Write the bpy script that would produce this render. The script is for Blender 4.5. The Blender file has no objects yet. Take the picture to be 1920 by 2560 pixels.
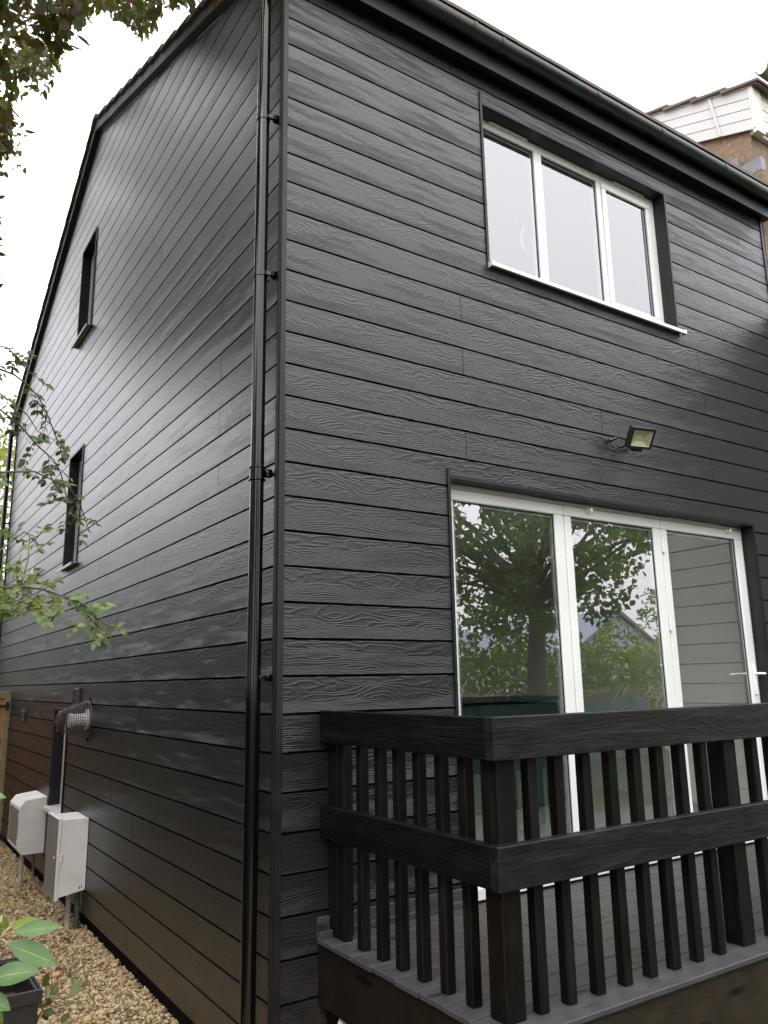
import bpy, math, random
import numpy as np
from mathutils import Vector
C = bpy.context.scene
COL = C.collection
random.seed(7)
RS = np.random.RandomState(11)

# ------------------------------------------------------------------ camera
CAM = (-1.7046, -3.5493, 1.9161)
YAW, PITCH, ROLL = math.radians(33.489), math.radians(12.224), math.radians(-1.027)
FPX = 1960.6          # focal length in pixels of a 1920 x 2560 picture
def cam_axes():
    cy, sy, cp, sp = math.cos(YAW), math.sin(YAW), math.cos(PITCH), math.sin(PITCH)
    f = Vector((sy*cp, cy*cp, sp)); r = Vector((cy, -sy, 0)); u = r.cross(f)
    cr, sr = math.cos(ROLL), math.sin(ROLL)
    return cr*r + sr*u, -sr*r + cr*u, f
AR, AU, AF = cam_axes()
cd = bpy.data.cameras.new('camera'); cam = bpy.data.objects.new('camera', cd); COL.objects.link(cam)
cam.location = CAM
from mathutils import Matrix
M = Matrix((AR, AU, -AF)).transposed().to_4x4(); M.translation = Vector(CAM)
cam.matrix_world = M
cd.sensor_fit = 'VERTICAL'; cd.sensor_height = 24.0; cd.sensor_width = 18.0
cd.lens = 24.0*FPX/2560.0
cd.clip_start = 0.05; cd.clip_end = 600
C.camera = cam

# ------------------------------------------------------------------ sky and sun (overcast)
SUN_EL, SUN_AZ = 55, 235      # azimuth measured clockwise from +y
w = bpy.data.worlds.new('World'); C.world = w; w.use_nodes = True
nt = w.node_tree; nt.nodes.clear()
out = nt.nodes.new('ShaderNodeOutputWorld'); bg = nt.nodes.new('ShaderNodeBackground')
sky = nt.nodes.new('ShaderNodeTexSky'); sky.sky_type = 'NISHITA'; sky.sun_disc = False
sky.sun_elevation = math.radians(SUN_EL); sky.sun_rotation = math.radians(SUN_AZ)
sky.air_density = 1.5; sky.dust_density = 6
hs = nt.nodes.new('ShaderNodeHueSaturation'); hs.inputs['Saturation'].default_value = 0.06
mx = nt.nodes.new('ShaderNodeMix'); mx.data_type = 'RGBA'; mx.inputs[0].default_value = 0.75
nt.links.new(sky.outputs[0], hs.inputs['Color']); nt.links.new(hs.outputs[0], mx.inputs[6])
mx.inputs[7].default_value = (13.1, 13.1, 13.7, 1)
# overcast luminance: three times brighter overhead than at the horizon, L = (1 + 2 sin(elevation)) / 3
tcw = nt.nodes.new('ShaderNodeTexCoord'); sxw = nt.nodes.new('ShaderNodeSeparateXYZ'); nt.links.new(tcw.outputs['Generated'], sxw.inputs[0])
mrw = nt.nodes.new('ShaderNodeMapRange'); mrw.inputs['From Min'].default_value = 0; mrw.inputs['From Max'].default_value = 1
mrw.inputs['To Min'].default_value = .50; mrw.inputs['To Max'].default_value = 1.0; nt.links.new(sxw.outputs[2], mrw.inputs['Value'])
scw = nt.nodes.new('ShaderNodeVectorMath'); scw.operation = 'SCALE'; nt.links.new(mx.outputs[2], scw.inputs[0]); nt.links.new(mrw.outputs[0], scw.inputs['Scale'])
nt.links.new(scw.outputs[0], bg.inputs[0]); bg.inputs[1].default_value = 0.15
nt.links.new(bg.outputs[0], out.inputs[0])
sd = bpy.data.lights.new('sun', 'SUN'); sd.energy = 0.6; sd.angle = math.radians(40); sd.color = (1, 0.97, 0.93)
so = bpy.data.objects.new('sun', sd); COL.objects.link(so)
az, el = math.radians(SUN_AZ), math.radians(SUN_EL)
sdir = Vector((math.sin(az)*math.cos(el), math.cos(az)*math.cos(el), math.sin(el)))
so.rotation_euler = sdir.to_track_quat('Z', 'Y').to_euler()
C.view_settings.view_transform = 'Standard'; C.view_settings.look = 'None'
C.view_settings.exposure = 1.42; C.view_settings.gamma = 1
C.cycles.max_bounces = 7; C.cycles.transparent_max_bounces = 10
C.cycles.use_denoising = True
try: C.cycles.denoising_prefilter = 'NONE'
except Exception: pass

# ------------------------------------------------------------------ helpers
def camray(u, v, t):
    """a point t metres deep along the view, given in the photograph's pixels"""
    return Vector(CAM) + (AF + AR*((u-960)/FPX) - AU*((v-1280)/FPX))*t
def project(P):
    d = P - np.array(CAM); z = d @ np.array(AF); z = np.where(z < .05, .05, z)
    inside = (d @ np.array(AF)) > .05
    return 960+FPX*(d @ np.array(AR))/z, 1280-FPX*(d @ np.array(AU))/z, inside

class MB:
    def __init__(s): s.v = []; s.f = []; s.uv = []; s.hasuv = False
    def face(s, idx, uv=None):
        s.f.append(tuple(idx)); s.uv.append(uv)
        if uv: s.hasuv = True
    def box(s, x0, x1, y0, y1, z0, z1, bev=0):
        if bev: return s.bbox(x0, x1, y0, y1, z0, z1, bev)
        n = len(s.v)
        s.v += [(x0,y0,z0),(x1,y0,z0),(x1,y1,z0),(x0,y1,z0),(x0,y0,z1),(x1,y0,z1),(x1,y1,z1),(x0,y1,z1)]
        for q in ((0,3,2,1),(4,5,6,7),(0,1,5,4),(1,2,6,5),(2,3,7,6),(3,0,4,7)): s.face([n+i for i in q])
        return s
    def bbox(s, x0, x1, y0, y1, z0, z1, b):
        n = len(s.v); lo = (x0,y0,z0); hi = (x1,y1,z1); idx = {}
        for ax in range(3):
            for c in range(8):
                p = []
                for k in range(3):
                    top = (c >> k) & 1
                    v = hi[k] if top else lo[k]
                    if k != ax: v = v - b if top else v + b
                    p.append(v)
                idx[(ax, c)] = len(s.v); s.v.append(tuple(p))
        def order(l):
            return l
        for ax in range(3):
            a, b2 = (ax+1) % 3, (ax+2) % 3
            for top in (0, 1):
                c0 = top << ax
                q = [c0, c0 | 1 << a, c0 | 1 << a | 1 << b2, c0 | 1 << b2]
                if not top: q.reverse()
                s.face([idx[(ax, c)] for c in q])
        for ax in range(3):           # edge strips running along ax
            a, b2 = (ax+1) % 3, (ax+2) % 3
            for ta in (0, 1):
                for tb in (0, 1):
                    c0 = ta << a | tb << b2; c1 = c0 | 1 << ax
                    q = [idx[(a, c0)], idx[(a, c1)], idx[(b2, c1)], idx[(b2, c0)]]
                    if ta != tb: q.reverse()
                    s.face(q[::-1])
        for c in range(8):
            q = [idx[(0, c)], idx[(1, c)], idx[(2, c)]]
            if bin(c).count('1') % 2 == 0: q.reverse()
            s.face(q)
        return s
    def prism(s, poly, org, ea, eb, en, d0, d1, uv=None):
        """extrude a 2-D polygon (a,b) in the frame ea, eb along en from d0 (back) to d1 (front)"""
        n = len(s.v); k = len(poly)
        org, ea, eb, en = map(Vector, (org, ea, eb, en))
        for d in (d0, d1):
            for a, b in poly: s.v.append(tuple(org+ea*a+eb*b+en*d))
        flip = ea.cross(eb).dot(en) < 0
        area = sum(poly[i][0]*poly[(i+1) % k][1]-poly[(i+1) % k][0]*poly[i][1] for i in range(k))
        ccw = (area > 0) != flip
        fr = list(range(n+k, n+2*k)); bk = list(range(n, n+k)); U = [uv(a, b) for a, b in poly] if uv else None
        if ccw: s.face(fr, U); s.face(bk[::-1], U[::-1] if U else None)
        else: s.face(fr[::-1], U[::-1] if U else None); s.face(bk, U)
        for i in range(k):
            j = (i+1) % k
            q = [n+i, n+j, n+k+j, n+k+i]; uu = [U[i], U[j], U[j], U[i]] if U else None
            if not ccw: q.reverse(); uu = uu[::-1] if uu else None
            s.face(q, uu)
        return s
    def tube(s, pts, rad, seg=10, cap=True):
        pts = [Vector(p) for p in pts]; n = len(s.v); k = len(pts)
        if not hasattr(rad, '__len__'): rad = [rad]*k
        T = [(pts[min(i+1, k-1)]-pts[max(i-1, 0)]).normalized() for i in range(k)]
        ref = Vector((0,0,1)) if abs(T[0].z) < .9 else Vector((1,0,0))
        a = T[0].cross(ref).normalized()
        for i in range(k):
            a = (a - T[i]*a.dot(T[i])).normalized(); b = T[i].cross(a)
            for j in range(seg):
                th = 2*math.pi*j/seg
                s.v.append(tuple(pts[i]+(a*math.cos(th)+b*math.sin(th))*rad[i]))
        for i in range(k-1):
            for j in range(seg):
                j2 = (j+1) % seg
                s.face([n+i*seg+j, n+i*seg+j2, n+(i+1)*seg+j2, n+(i+1)*seg+j])
        if cap:
            s.face([n+j for j in range(seg)][::-1]); s.face([n+(k-1)*seg+j for j in range(seg)])
        return s
    def build(s, name, mat, parent=None, smooth=False):
        me = bpy.data.meshes.new(name)
        off = wloc(parent) if parent else Vector((0,0,0))
        me.from_pydata([tuple(Vector(v)-off) for v in s.v], [], s.f)
        if s.hasuv:
            ul = me.uv_layers.new(name='UVMap'); i = 0
            for f, u in zip(s.f, s.uv):
                for j in range(len(f)):
                    ul.data[i].uv = u[j] if u else (0, 0); i += 1
        me.materials.append(mat)
        if smooth:
            me.polygons.foreach_set('use_smooth', [True]*len(me.polygons))
            try: me.set_sharp_from_angle(angle=math.radians(40))
            except Exception: pass
        me.update()
        o = bpy.data.objects.new(name, me); COL.objects.link(o)
        if parent: o.parent = parent
        return o
def wloc(o):
    l = Vector((0,0,0))
    while o: l += o.location; o = o.parent
    return l
def tag(o, label=None, cat=None, group=None, kind=None):
    if label: o['label'] = label
    if cat: o['category'] = cat
    if group: o['group'] = group
    if kind: o['kind'] = kind
    return o
def thing(name, loc, label, cat, group=None):
    o = bpy.data.objects.new(name, None); COL.objects.link(o); o.location = loc; o.empty_display_size = .1
    return tag(o, label, cat, group)

# ------------------------------------------------------------------ materials
def newmat(name):
    m = bpy.data.materials.new(name); m.use_nodes = True
    nt = m.node_tree; return m, nt, nt.nodes['Principled BSDF']
def N(nt, t, **kw):
    n = nt.nodes.new(t)
    for k, v in kw.items():
        if k.startswith('i_'):
            key = k[2:]; n.inputs[int(key) if key.isdigit() else key].default_value = v
        else: setattr(n, k, v)
    return n
def L(nt, a, b): nt.links.new(a, b)
def math_(nt, op, a, b=None, c=None):
    n = nt.nodes.new('ShaderNodeMath'); n.operation = op
    for i, x in enumerate((a, b, c)):
        if x is None: continue
        if isinstance(x, (int, float)): n.inputs[i].default_value = x
        else: nt.links.new(x, n.inputs[i])
    return n.outputs[0]
def plain(name, col, rough=.5, spec=.5, metal=0, bump=0, bscale=60, var=0, vscale=4):
    m, nt, b = newmat(name)
    b.inputs['Roughness'].default_value = rough; b.inputs['Specular IOR Level'].default_value = spec
    b.inputs['Metallic'].default_value = metal; b.inputs['Base Color'].default_value = (*col, 1)
    tc = N(nt, 'ShaderNodeTexCoord')
    if var:
        n = N(nt, 'ShaderNodeTexNoise', i_Scale=vscale, i_Detail=6.0); L(nt, tc.outputs['Object'], n.inputs['Vector'])
        r = N(nt, 'ShaderNodeMapRange'); r.inputs['From Min'].default_value = .3; r.inputs['From Max'].default_value = .7
        r.inputs['To Min'].default_value = 1-var; r.inputs['To Max'].default_value = 1+var
        L(nt, n.outputs[0], r.inputs['Value'])
        v = N(nt, 'ShaderNodeVectorMath', operation='SCALE'); v.inputs[0].default_value = col
        L(nt, r.outputs[0], v.inputs['Scale']); L(nt, v.outputs[0], b.inputs['Base Color'])
        rr = math_(nt, 'MULTIPLY', r.outputs[0], rough); L(nt, rr, b.inputs['Roughness'])
    if bump:
        n = N(nt, 'ShaderNodeTexNoise', i_Scale=bscale, i_Detail=4.0); L(nt, tc.outputs['Object'], n.inputs['Vector'])
        bp = N(nt, 'ShaderNodeBump', i_Strength=bump, i_Distance=.004); L(nt, n.outputs[0], bp.inputs['Height']); L(nt, bp.outputs[0], b.inputs['Normal'])
    return m

def cladding_mat(name='black_cladding', relief=.0013):
    """fibre-cement boards embossed with a cathedral wood grain; UV = metres along (shifted per board), metres across"""
    m, nt, b = newmat(name)
    uv = N(nt, 'ShaderNodeUVMap', uv_map='UVMap'); sp = N(nt, 'ShaderNodeSeparateXYZ'); L(nt, uv.outputs[0], sp.inputs[0])
    u, v = sp.outputs[0], sp.outputs[1]
    def noise(su, sv, seed, detail=2.0, rough=.5):
        c = N(nt, 'ShaderNodeCombineXYZ'); L(nt, math_(nt, 'MULTIPLY', u, su), c.inputs[0]); L(nt, math_(nt, 'MULTIPLY', v, sv), c.inputs[1]); c.inputs[2].default_value = seed
        n = N(nt, 'ShaderNodeTexNoise', i_Scale=1.0, i_Detail=detail, i_Roughness=rough); L(nt, c.outputs[0], n.inputs['Vector']); return n.outputs[0]
    big = noise(2.3, 12.0, 0.3, 1.0)
    wob = noise(11.0, 34.0, 4.0, 2.0)
    fine = noise(14.0, 420.0, 9.0, 2.0)
    # grain stays straight along the lower and upper thirds and loops in the middle of the board
    t = math_(nt, 'DIVIDE', v, .182)
    hump = math_(nt, 'POWER', math_(nt, 'SINE', math_(nt, 'MULTIPLY', math_(nt, 'MINIMUM', math_(nt, 'MAXIMUM', t, 0.0), 1.0), math.pi)), .8)
    amp = math_(nt, 'MULTIPLY_ADD', hump, 11.0, 2.0)
    ph = math_(nt, 'ADD', math_(nt, 'MULTIPLY', v, 82.0), math_(nt, 'MULTIPLY', big, amp))
    ph = math_(nt, 'ADD', ph, math_(nt, 'MULTIPLY', wob, 1.7))
    ring = math_(nt, 'SINE', math_(nt, 'MULTIPLY', ph, 2*math.pi))
    ring = math_(nt, 'POWER', math_(nt, 'MULTIPLY_ADD', ring, .5, .5), 2.2)
    mask = noise(1.8, 8.0, 20.0, 2.0)
    mk = N(nt, 'ShaderNodeMapRange'); mk.inputs['From Min'].default_value = .3; mk.inputs['From Max'].default_value = .6
    mk.inputs['To Min'].default_value = .35; mk.inputs['To Max'].default_value = 1; L(nt, mask, mk.inputs['Value'])
    h = math_(nt, 'MULTIPLY', ring, mk.outputs[0])
    h = math_(nt, 'ADD', h, math_(nt, 'MULTIPLY', fine, .35))
    bp = N(nt, 'ShaderNodeBump', i_Strength=1.0, i_Distance=relief); L(nt, h, bp.inputs['Height']); L(nt, bp.outputs[0], b.inputs['Normal'])
    dirt = noise(.9, 3.0, 31.0, 5.0, .6); scuff = noise(3.0, 22.0, 47.0, 6.0, .75)
    d = N(nt, 'ShaderNodeMapRange'); d.inputs['From Min'].default_value = .3; d.inputs['From Max'].default_value = .7
    d.inputs['To Min'].default_value = .8; d.inputs['To Max'].default_value = 1.25; L(nt, dirt, d.inputs['Value'])
    s2 = N(nt, 'ShaderNodeMapRange'); s2.inputs['From Min'].default_value = .66; s2.inputs['From Max'].default_value = .8; s2.inputs['To Max'].default_value = .03; L(nt, scuff, s2.inputs['Value'])
    val = math_(nt, 'ADD', math_(nt, 'MULTIPLY', d.outputs[0], .008), s2.outputs[0])
    tco = N(nt, 'ShaderNodeTexCoord'); so3 = N(nt, 'ShaderNodeSeparateXYZ'); L(nt, tco.outputs['Object'], so3.inputs[0])
    low = N(nt, 'ShaderNodeMapRange'); low.inputs['From Min'].default_value = .75; low.inputs['From Max'].default_value = .12; L(nt, so3.outputs[2], low.inputs['Value'])
    sn = N(nt, 'ShaderNodeTexNoise', i_Scale=9.0, i_Detail=8.0, i_Roughness=.75); L(nt, tco.outputs['Object'], sn.inputs['Vector'])
    sr = N(nt, 'ShaderNodeMapRange'); sr.inputs['From Min'].default_value = .45; sr.inputs['From Max'].default_value = .75; L(nt, sn.outputs[0], sr.inputs['Value'])
    mud = math_(nt, 'MULTIPLY', low.outputs[0], sr.outputs[0])
    cc = N(nt, 'ShaderNodeCombineColor')
    L(nt, math_(nt, 'MULTIPLY_ADD', mud, .05, val), cc.inputs[0]); L(nt, math_(nt, 'MULTIPLY_ADD', mud, .038, val), cc.inputs[1]); L(nt, math_(nt, 'MULTIPLY_ADD', mud, .02, math_(nt, 'MULTIPLY', val, 1.18)), cc.inputs[2])
    L(nt, cc.outputs[0], b.inputs['Base Color'])
    L(nt, math_(nt, 'MULTIPLY_ADD', dirt, .10, CLAD_ROUGH-.05), b.inputs['Roughness'])
    b.inputs['IOR'].default_value = 1.6
    return m
CLAD_ROUGH = .35

def timber(name, col, axis, rough=.5, spec=.4, bump=.35, var=.35, rings=22, wear=0.0):
    m, nt, b = newmat(name)
    tc = N(nt, 'ShaderNodeTexCoord'); oi = N(nt, 'ShaderNodeObjectInfo')
    ad = N(nt, 'ShaderNodeVectorMath', operation='MULTIPLY_ADD'); ad.inputs[1].default_value = (1,1,1)
    c = N(nt, 'ShaderNodeCombineXYZ')
    for i in range(3): L(nt, math_(nt, 'MULTIPLY', oi.outputs['Random'], 13.7*(i+1)), c.inputs[i])
    L(nt, tc.outputs['Object'], ad.inputs[0]); L(nt, c.outputs[0], ad.inputs[2])
    mp = N(nt, 'ShaderNodeMapping'); sc = [rings, rings, rings]; sc['xyz'.index(axis)] = 1.4; mp.inputs['Scale'].default_value = sc
    L(nt, ad.outputs[0], mp.inputs['Vector'])
    n = N(nt, 'ShaderNodeTexNoise', i_Scale=1.0, i_Detail=3.0, i_Distortion=.4); L(nt, mp.outputs[0], n.inputs['Vector'])
    ring = math_(nt, 'SINE', math_(nt, 'MULTIPLY', n.outputs[0], 60.0))
    n2 = N(nt, 'ShaderNodeTexNoise', i_Scale=9.0, i_Detail=6.0, i_Roughness=.65); L(nt, ad.outputs[0], n2.inputs['Vector'])
    n3 = N(nt, 'ShaderNodeTexNoise', i_Scale=38.0, i_Detail=3.0, i_Roughness=.6); L(nt, ad.outputs[0], n3.inputs['Vector'])
    r = N(nt, 'ShaderNodeMapRange'); r.inputs['From Min'].default_value = .3; r.inputs['From Max'].default_value = .7
    r.inputs['To Min'].default_value = 1-var; r.inputs['To Max'].default_value = 1+var; L(nt, n2.outputs[0], r.inputs['Value'])
    k = math_(nt, 'MULTIPLY', r.outputs[0], math_(nt, 'MULTIPLY_ADD', ring, .07, 1.0))
    chip = N(nt, 'ShaderNodeMapRange'); chip.inputs['From Min'].default_value = .73; chip.inputs['From Max'].default_value = .76; chip.inputs['To Max'].default_value = 3.0; L(nt, n3.outputs[0], chip.inputs['Value'])
    k = math_(nt, 'ADD', k, chip.outputs[0])
    mk = N(nt, 'ShaderNodeMapping'); s2 = [8.5, 8.5, 8.5]; s2['xyz'.index(axis)] = 2.4; mk.inputs['Scale'].default_value = s2; L(nt, ad.outputs[0], mk.inputs['Vector'])
    kv = N(nt, 'ShaderNodeTexVoronoi', i_Scale=1.0); L(nt, mk.outputs[0], kv.inputs['Vector'])
    kr = N(nt, 'ShaderNodeMapRange'); kr.inputs['From Min'].default_value = .20; kr.inputs['From Max'].default_value = .10; L(nt, kv.outputs['Distance'], kr.inputs['Value'])
    k = math_(nt, 'MULTIPLY', k, math_(nt, 'MULTIPLY_ADD', kr.outputs[0], -.75, 1.0))
    v = N(nt, 'ShaderNodeVectorMath', operation='SCALE'); v.inputs[0].default_value = col; L(nt, k, v.inputs['Scale'])
    mw = N(nt, 'ShaderNodeMapping'); s3 = [26, 26, 26]; s3['xyz'.index(axis)] = 2.2; mw.inputs['Scale'].default_value = s3; L(nt, ad.outputs[0], mw.inputs['Vector'])
    nw = N(nt, 'ShaderNodeTexNoise', i_Scale=1.0, i_Detail=7.0, i_Roughness=.7); L(nt, mw.outputs[0], nw.inputs['Vector'])
    wr = N(nt, 'ShaderNodeMapRange'); wr.inputs['From Min'].default_value = .48; wr.inputs['From Max'].default_value = .72; wr.inputs['To Max'].default_value = wear; L(nt, nw.outputs[0], wr.inputs['Value'])
    va = N(nt, 'ShaderNodeVectorMath', operation='ADD'); L(nt, v.outputs[0], va.inputs[0]); cw = N(nt, 'ShaderNodeCombineXYZ')
    for i_ in range(3): L(nt, wr.outputs[0], cw.inputs[i_])
    L(nt, cw.outputs[0], va.inputs[1]); L(nt, va.outputs[0], b.inputs['Base Color'])
    L(nt, math_(nt, 'MULTIPLY_ADD', n2.outputs[0], .4, rough-.2), b.inputs['Roughness']); b.inputs['Specular IOR Level'].default_value = spec
    bp = N(nt, 'ShaderNodeBump', i_Strength=bump, i_Distance=.0015); L(nt, math_(nt, 'ADD', math_(nt, 'ADD', ring, math_(nt, 'MULTIPLY', n2.outputs[0], 3.0)), math_(nt, 'MULTIPLY', kr.outputs[0], -2.5)), bp.inputs['Height']); L(nt, bp.outputs[0], b.inputs['Normal'])
    return m

def leaf_mat(name, cols, trans=.35, rough=.4):
    m, nt, b = newmat(name); nt.nodes.remove(b); o = nt.nodes['Material Output']
    at = N(nt, 'ShaderNodeAttribute', attribute_name='rnd')
    cr = N(nt, 'ShaderNodeValToRGB'); el = cr.color_ramp.elements
    el[0].color = (*cols[0], 1); el[1].color = (*cols[-1], 1)
    for i in range(1, len(cols)-1):
        e = el.new(i/(len(cols)-1)); e.color = (*cols[i], 1)
    L(nt, at.outputs['Fac'], cr.inputs[0])
    pb = N(nt, 'ShaderNodeBsdfPrincipled'); pb.inputs['Roughness'].default_value = rough; L(nt, cr.outputs[0], pb.inputs['Base Color'])
    if name == 'glossy_leaf':
        ac = N(nt, 'ShaderNodeAttribute', attribute_name='across').outputs['Fac']; al = N(nt, 'ShaderNodeAttribute', attribute_name='along').outputs['Fac']
        aa = math_(nt, 'ABSOLUTE', ac)
        mid = N(nt, 'ShaderNodeMapRange'); mid.inputs['From Min'].default_value = .10; mid.inputs['From Max'].default_value = .03; L(nt, aa, mid.inputs['Value'])
        w_ = math_(nt, 'SINE', math_(nt, 'MULTIPLY', math_(nt, 'SUBTRACT', al, math_(nt, 'MULTIPLY', aa, .10)), 75.0))
        sv = N(nt, 'ShaderNodeMapRange'); sv.inputs['From Min'].default_value = .8; sv.inputs['From Max'].default_value = 1.0; sv.inputs['To Max'].default_value = .12; L(nt, w_, sv.inputs['Value'])
        nz = N(nt, 'ShaderNodeTexNoise', i_Scale=14.0, i_Detail=4.0); L(nt, N(nt, 'ShaderNodeTexCoord').outputs['Object'], nz.inputs['Vector'])
        vm = math_(nt, 'MAXIMUM', mid.outputs[0], sv.outputs[0])
        mxl = N(nt, 'ShaderNodeMix', data_type='RGBA'); L(nt, math_(nt, 'MULTIPLY', vm, .7), mxl.inputs[0]); L(nt, cr.outputs[0], mxl.inputs[6]); mxl.inputs[7].default_value = (.22, .26, .09, 1)
        hm = N(nt, 'ShaderNodeMix', data_type='RGBA', blend_type='MULTIPLY'); hm.inputs[0].default_value = 1.0; L(nt, mxl.outputs[2], hm.inputs[6])
        c2 = N(nt, 'ShaderNodeCombineColor'); q_ = math_(nt, 'MULTIPLY_ADD', nz.outputs[0], 1.2, .4)
        for i_ in range(3): L(nt, q_, c2.inputs[i_])
        L(nt, c2.outputs[0], hm.inputs[7]); L(nt, hm.outputs[2], pb.inputs['Base Color'])
        bl = N(nt, 'ShaderNodeBump', i_Strength=.6, i_Distance=.002, invert=True); L(nt, vm, bl.inputs['Height']); L(nt, bl.outputs[0], pb.inputs['Normal'])
    pb.inputs['Specular IOR Level'].default_value = .4
    tr = N(nt, 'ShaderNodeBsdfTranslucent')
    vs = N(nt, 'ShaderNodeVectorMath', operation='MULTIPLY'); vs.inputs[1].default_value = (1.5, 1.7, .6); L(nt, cr.outputs[0], vs.inputs[0]); L(nt, vs.outputs[0], tr.inputs[0])
    ms = N(nt, 'ShaderNodeMixShader', i_0=trans); L(nt, pb.outputs[0], ms.inputs[1]); L(nt, tr.outputs[0], ms.inputs[2]); L(nt, ms.outputs[0], o.inputs[0])
    return m

def glass_mat(name, ior, tint=(.90,.95,.93)):
    """coated sealed unit: the outer face mirrors by Fresnel, the inner face lets everything through"""
    m, nt, b = newmat(name); nt.nodes.remove(b); o = nt.nodes['Material Output']
    fr = N(nt, 'ShaderNodeFresnel', i_IOR=ior); geo = N(nt, 'ShaderNodeNewGeometry')
    fac = math_(nt, 'MULTIPLY', fr.outputs[0], math_(nt, 'SUBTRACT', 1.0, geo.outputs['Backfacing']))
    gl = N(nt, 'ShaderNodeBsdfGlossy', i_Roughness=0.0); gl.inputs[0].default_value = (1,.98,.99,1)
    tr = N(nt, 'ShaderNodeBsdfTransparent'); tr.inputs[0].default_value = (*tint, 1)
    ms = N(nt, 'ShaderNodeMixShader'); L(nt, fac, ms.inputs[0]); L(nt, tr.outputs[0], ms.inputs[1]); L(nt, gl.outputs[0], ms.inputs[2]); L(nt, ms.outputs[0], o.inputs[0])
    return m

def brick_mat():
    m, nt, b = newmat('brown_brick')
    uv = N(nt, 'ShaderNodeUVMap', uv_map='UVMap')
    br = N(nt, 'ShaderNodeTexBrick', i_Scale=1.0); L(nt, uv.outputs[0], br.inputs['Vector'])
    br.inputs['Color1'].default_value = (.22,.15,.092,1); br.inputs['Color2'].default_value = (.165,.115,.075,1); br.inputs['Mortar'].default_value = (.16,.11,.08,1)
    br.inputs['Mortar Size'].default_value = .006; br.inputs['Brick Width'].default_value = .225; br.inputs['Row Height'].default_value = .075; br.inputs['Bias'].default_value = -.1
    n = N(nt, 'ShaderNodeTexNoise', i_Scale=25.0, i_Detail=6.0); L(nt, uv.outputs[0], n.inputs['Vector'])
    mx = N(nt, 'ShaderNodeMix', data_type='RGBA', blend_type='MULTIPLY'); mx.inputs[0].default_value = .7
    L(nt, br.outputs[0], mx.inputs[6])
    cr = N(nt, 'ShaderNodeValToRGB'); cr.color_ramp.elements[0].position = .3; cr.color_ramp.elements[0].color = (.6,.55,.5,1); cr.color_ramp.elements[1].position = .7; cr.color_ramp.elements[1].color = (1.2,1.15,1.1,1)
    L(nt, n.outputs[0], cr.inputs[0]); L(nt, cr.outputs[0], mx.inputs[7]); L(nt, mx.outputs[2], b.inputs['Base Color'])
    b.inputs['Roughness'].default_value = .85
    bp = N(nt, 'ShaderNodeBump', i_Strength=.6, i_Distance=.006, invert=True); L(nt, br.outputs['Fac'], bp.inputs['Height']); L(nt, bp.outputs[0], b.inputs['Normal'])
    return m

CLAD = cladding_mat(); CLADG = cladding_mat('black_cladding_gable', .0006)
GROOVE = plain('groove_black', (.0015,.0015,.0018), .9, .1)
TRIM = plain('black_trim', (.007,.0075,.009), .45, .35, var=.15, vscale=8)
REVEAL = plain('reveal_black', (.010,.011,.012), .4, .4, var=.2, vscale=6)
PIPE = plain('black_pvc', (.002,.002,.0025), .10, .5)
GUTTER = plain('black_gutter', (.012,.014,.013), .28, .5, var=.3, vscale=5)
UPVC = plain('white_upvc', (.64,.64,.615), .3, .5, var=.04, vscale=3)
UPVCW = plain('white_aged_upvc', (.50,.495,.485), .45, .4, var=.08, vscale=3)
GASKET = plain('gasket', (.006,.006,.007), .5)
GLASSW = glass_mat('window_glass', 2.75, (.86,.84,.87))
GLASSD = glass_mat('door_glass', 3.4)
TIM_X = timber('black_timber_x', (.0045,.004,.0036), 'x', spec=.24, wear=.015, bump=.2, rings=13)
TIM_Y_SHADE = timber('black_timber_y_shade', (.0015,.0015,.0015), 'y', spec=.14, wear=.005, bump=.3, rings=13)  # side rails: darker copy of the front rail colour, shade put in
TIM_Z = timber('black_timber_z', (.003,.0024,.0018), 'z', spec=.15, wear=.006, bump=.3, rings=13)
FASC = timber('dark_fascia_board', (.022,.017,.012), 'x', var=.25, spec=.1, bump=.1, rings=9)
DECK = timber('grey_deck_board', (.036,.036,.038), 'x', rough=.55, spec=.4, bump=.15, var=.16, rings=40)
BRICK = brick_mat()
ROOFT = plain('roof_tile', (.13,.105,.09), .85, .3, bump=.5, bscale=30, var=.35, vscale=7)
LEAD = plain('lead', (.15,.155,.17), .5, .5, var=.2, vscale=12)
MBOX = plain('meter_box_plastic', (.74,.715,.68), .5, .4, var=.07, vscale=6)
MBOXD = plain('meter_door_plastic', (.20,.18,.16), .5, .4, var=.1, vscale=6)
PVCG = plain('grey_pipe', (.42,.39,.34), .6, .3, var=.2, vscale=9)
COPPER = plain('dull_copper', (.20,.11,.07), .6, .4, var=.3, vscale=9)
WHITE = plain('inner_plaster', (.75,.74,.71), .8, .2)
INFLOOR = plain('inner_floor', (.42,.41,.36), .35, .4, var=.1)
TEAL = plain('teal_cabinet', (.05,.085,.085), .45)
BLUE = plain('blue_cabinet', (.12,.32,.42), .5)
OAK = plain('oak_slats', (.36,.22,.11), .6, var=.2, vscale=12)
CREAM = plain('cream_boards', (.34,.335,.30), .8, .1, var=.07, vscale=2)
GATEF = timber('green_treated_timber', (.30,.235,.105), 'z', rough=.7, bump=.3, var=.2)
GATEB = timber('orange_gate_board', (.42,.20,.075), 'z', rough=.7, bump=.3, var=.2)
IRON = plain('black_iron', (.015,.014,.014), .5)
WIRE = plain('wire_mesh_brown', (.055,.04,.038), .45, .5)
FLUE = plain('flue_white', (.7,.72,.72), .4)
STEELV = plain('dark_vent', (.03,.03,.03), .5)
POTM = plain('black_pot', (.008,.008,.009), .45, .5, bump=.1, bscale=20)
SOIL = plain('soil_brown', (.10,.055,.03), .95, .1, bump=1.0, bscale=40, var=.4, vscale=20)
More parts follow.
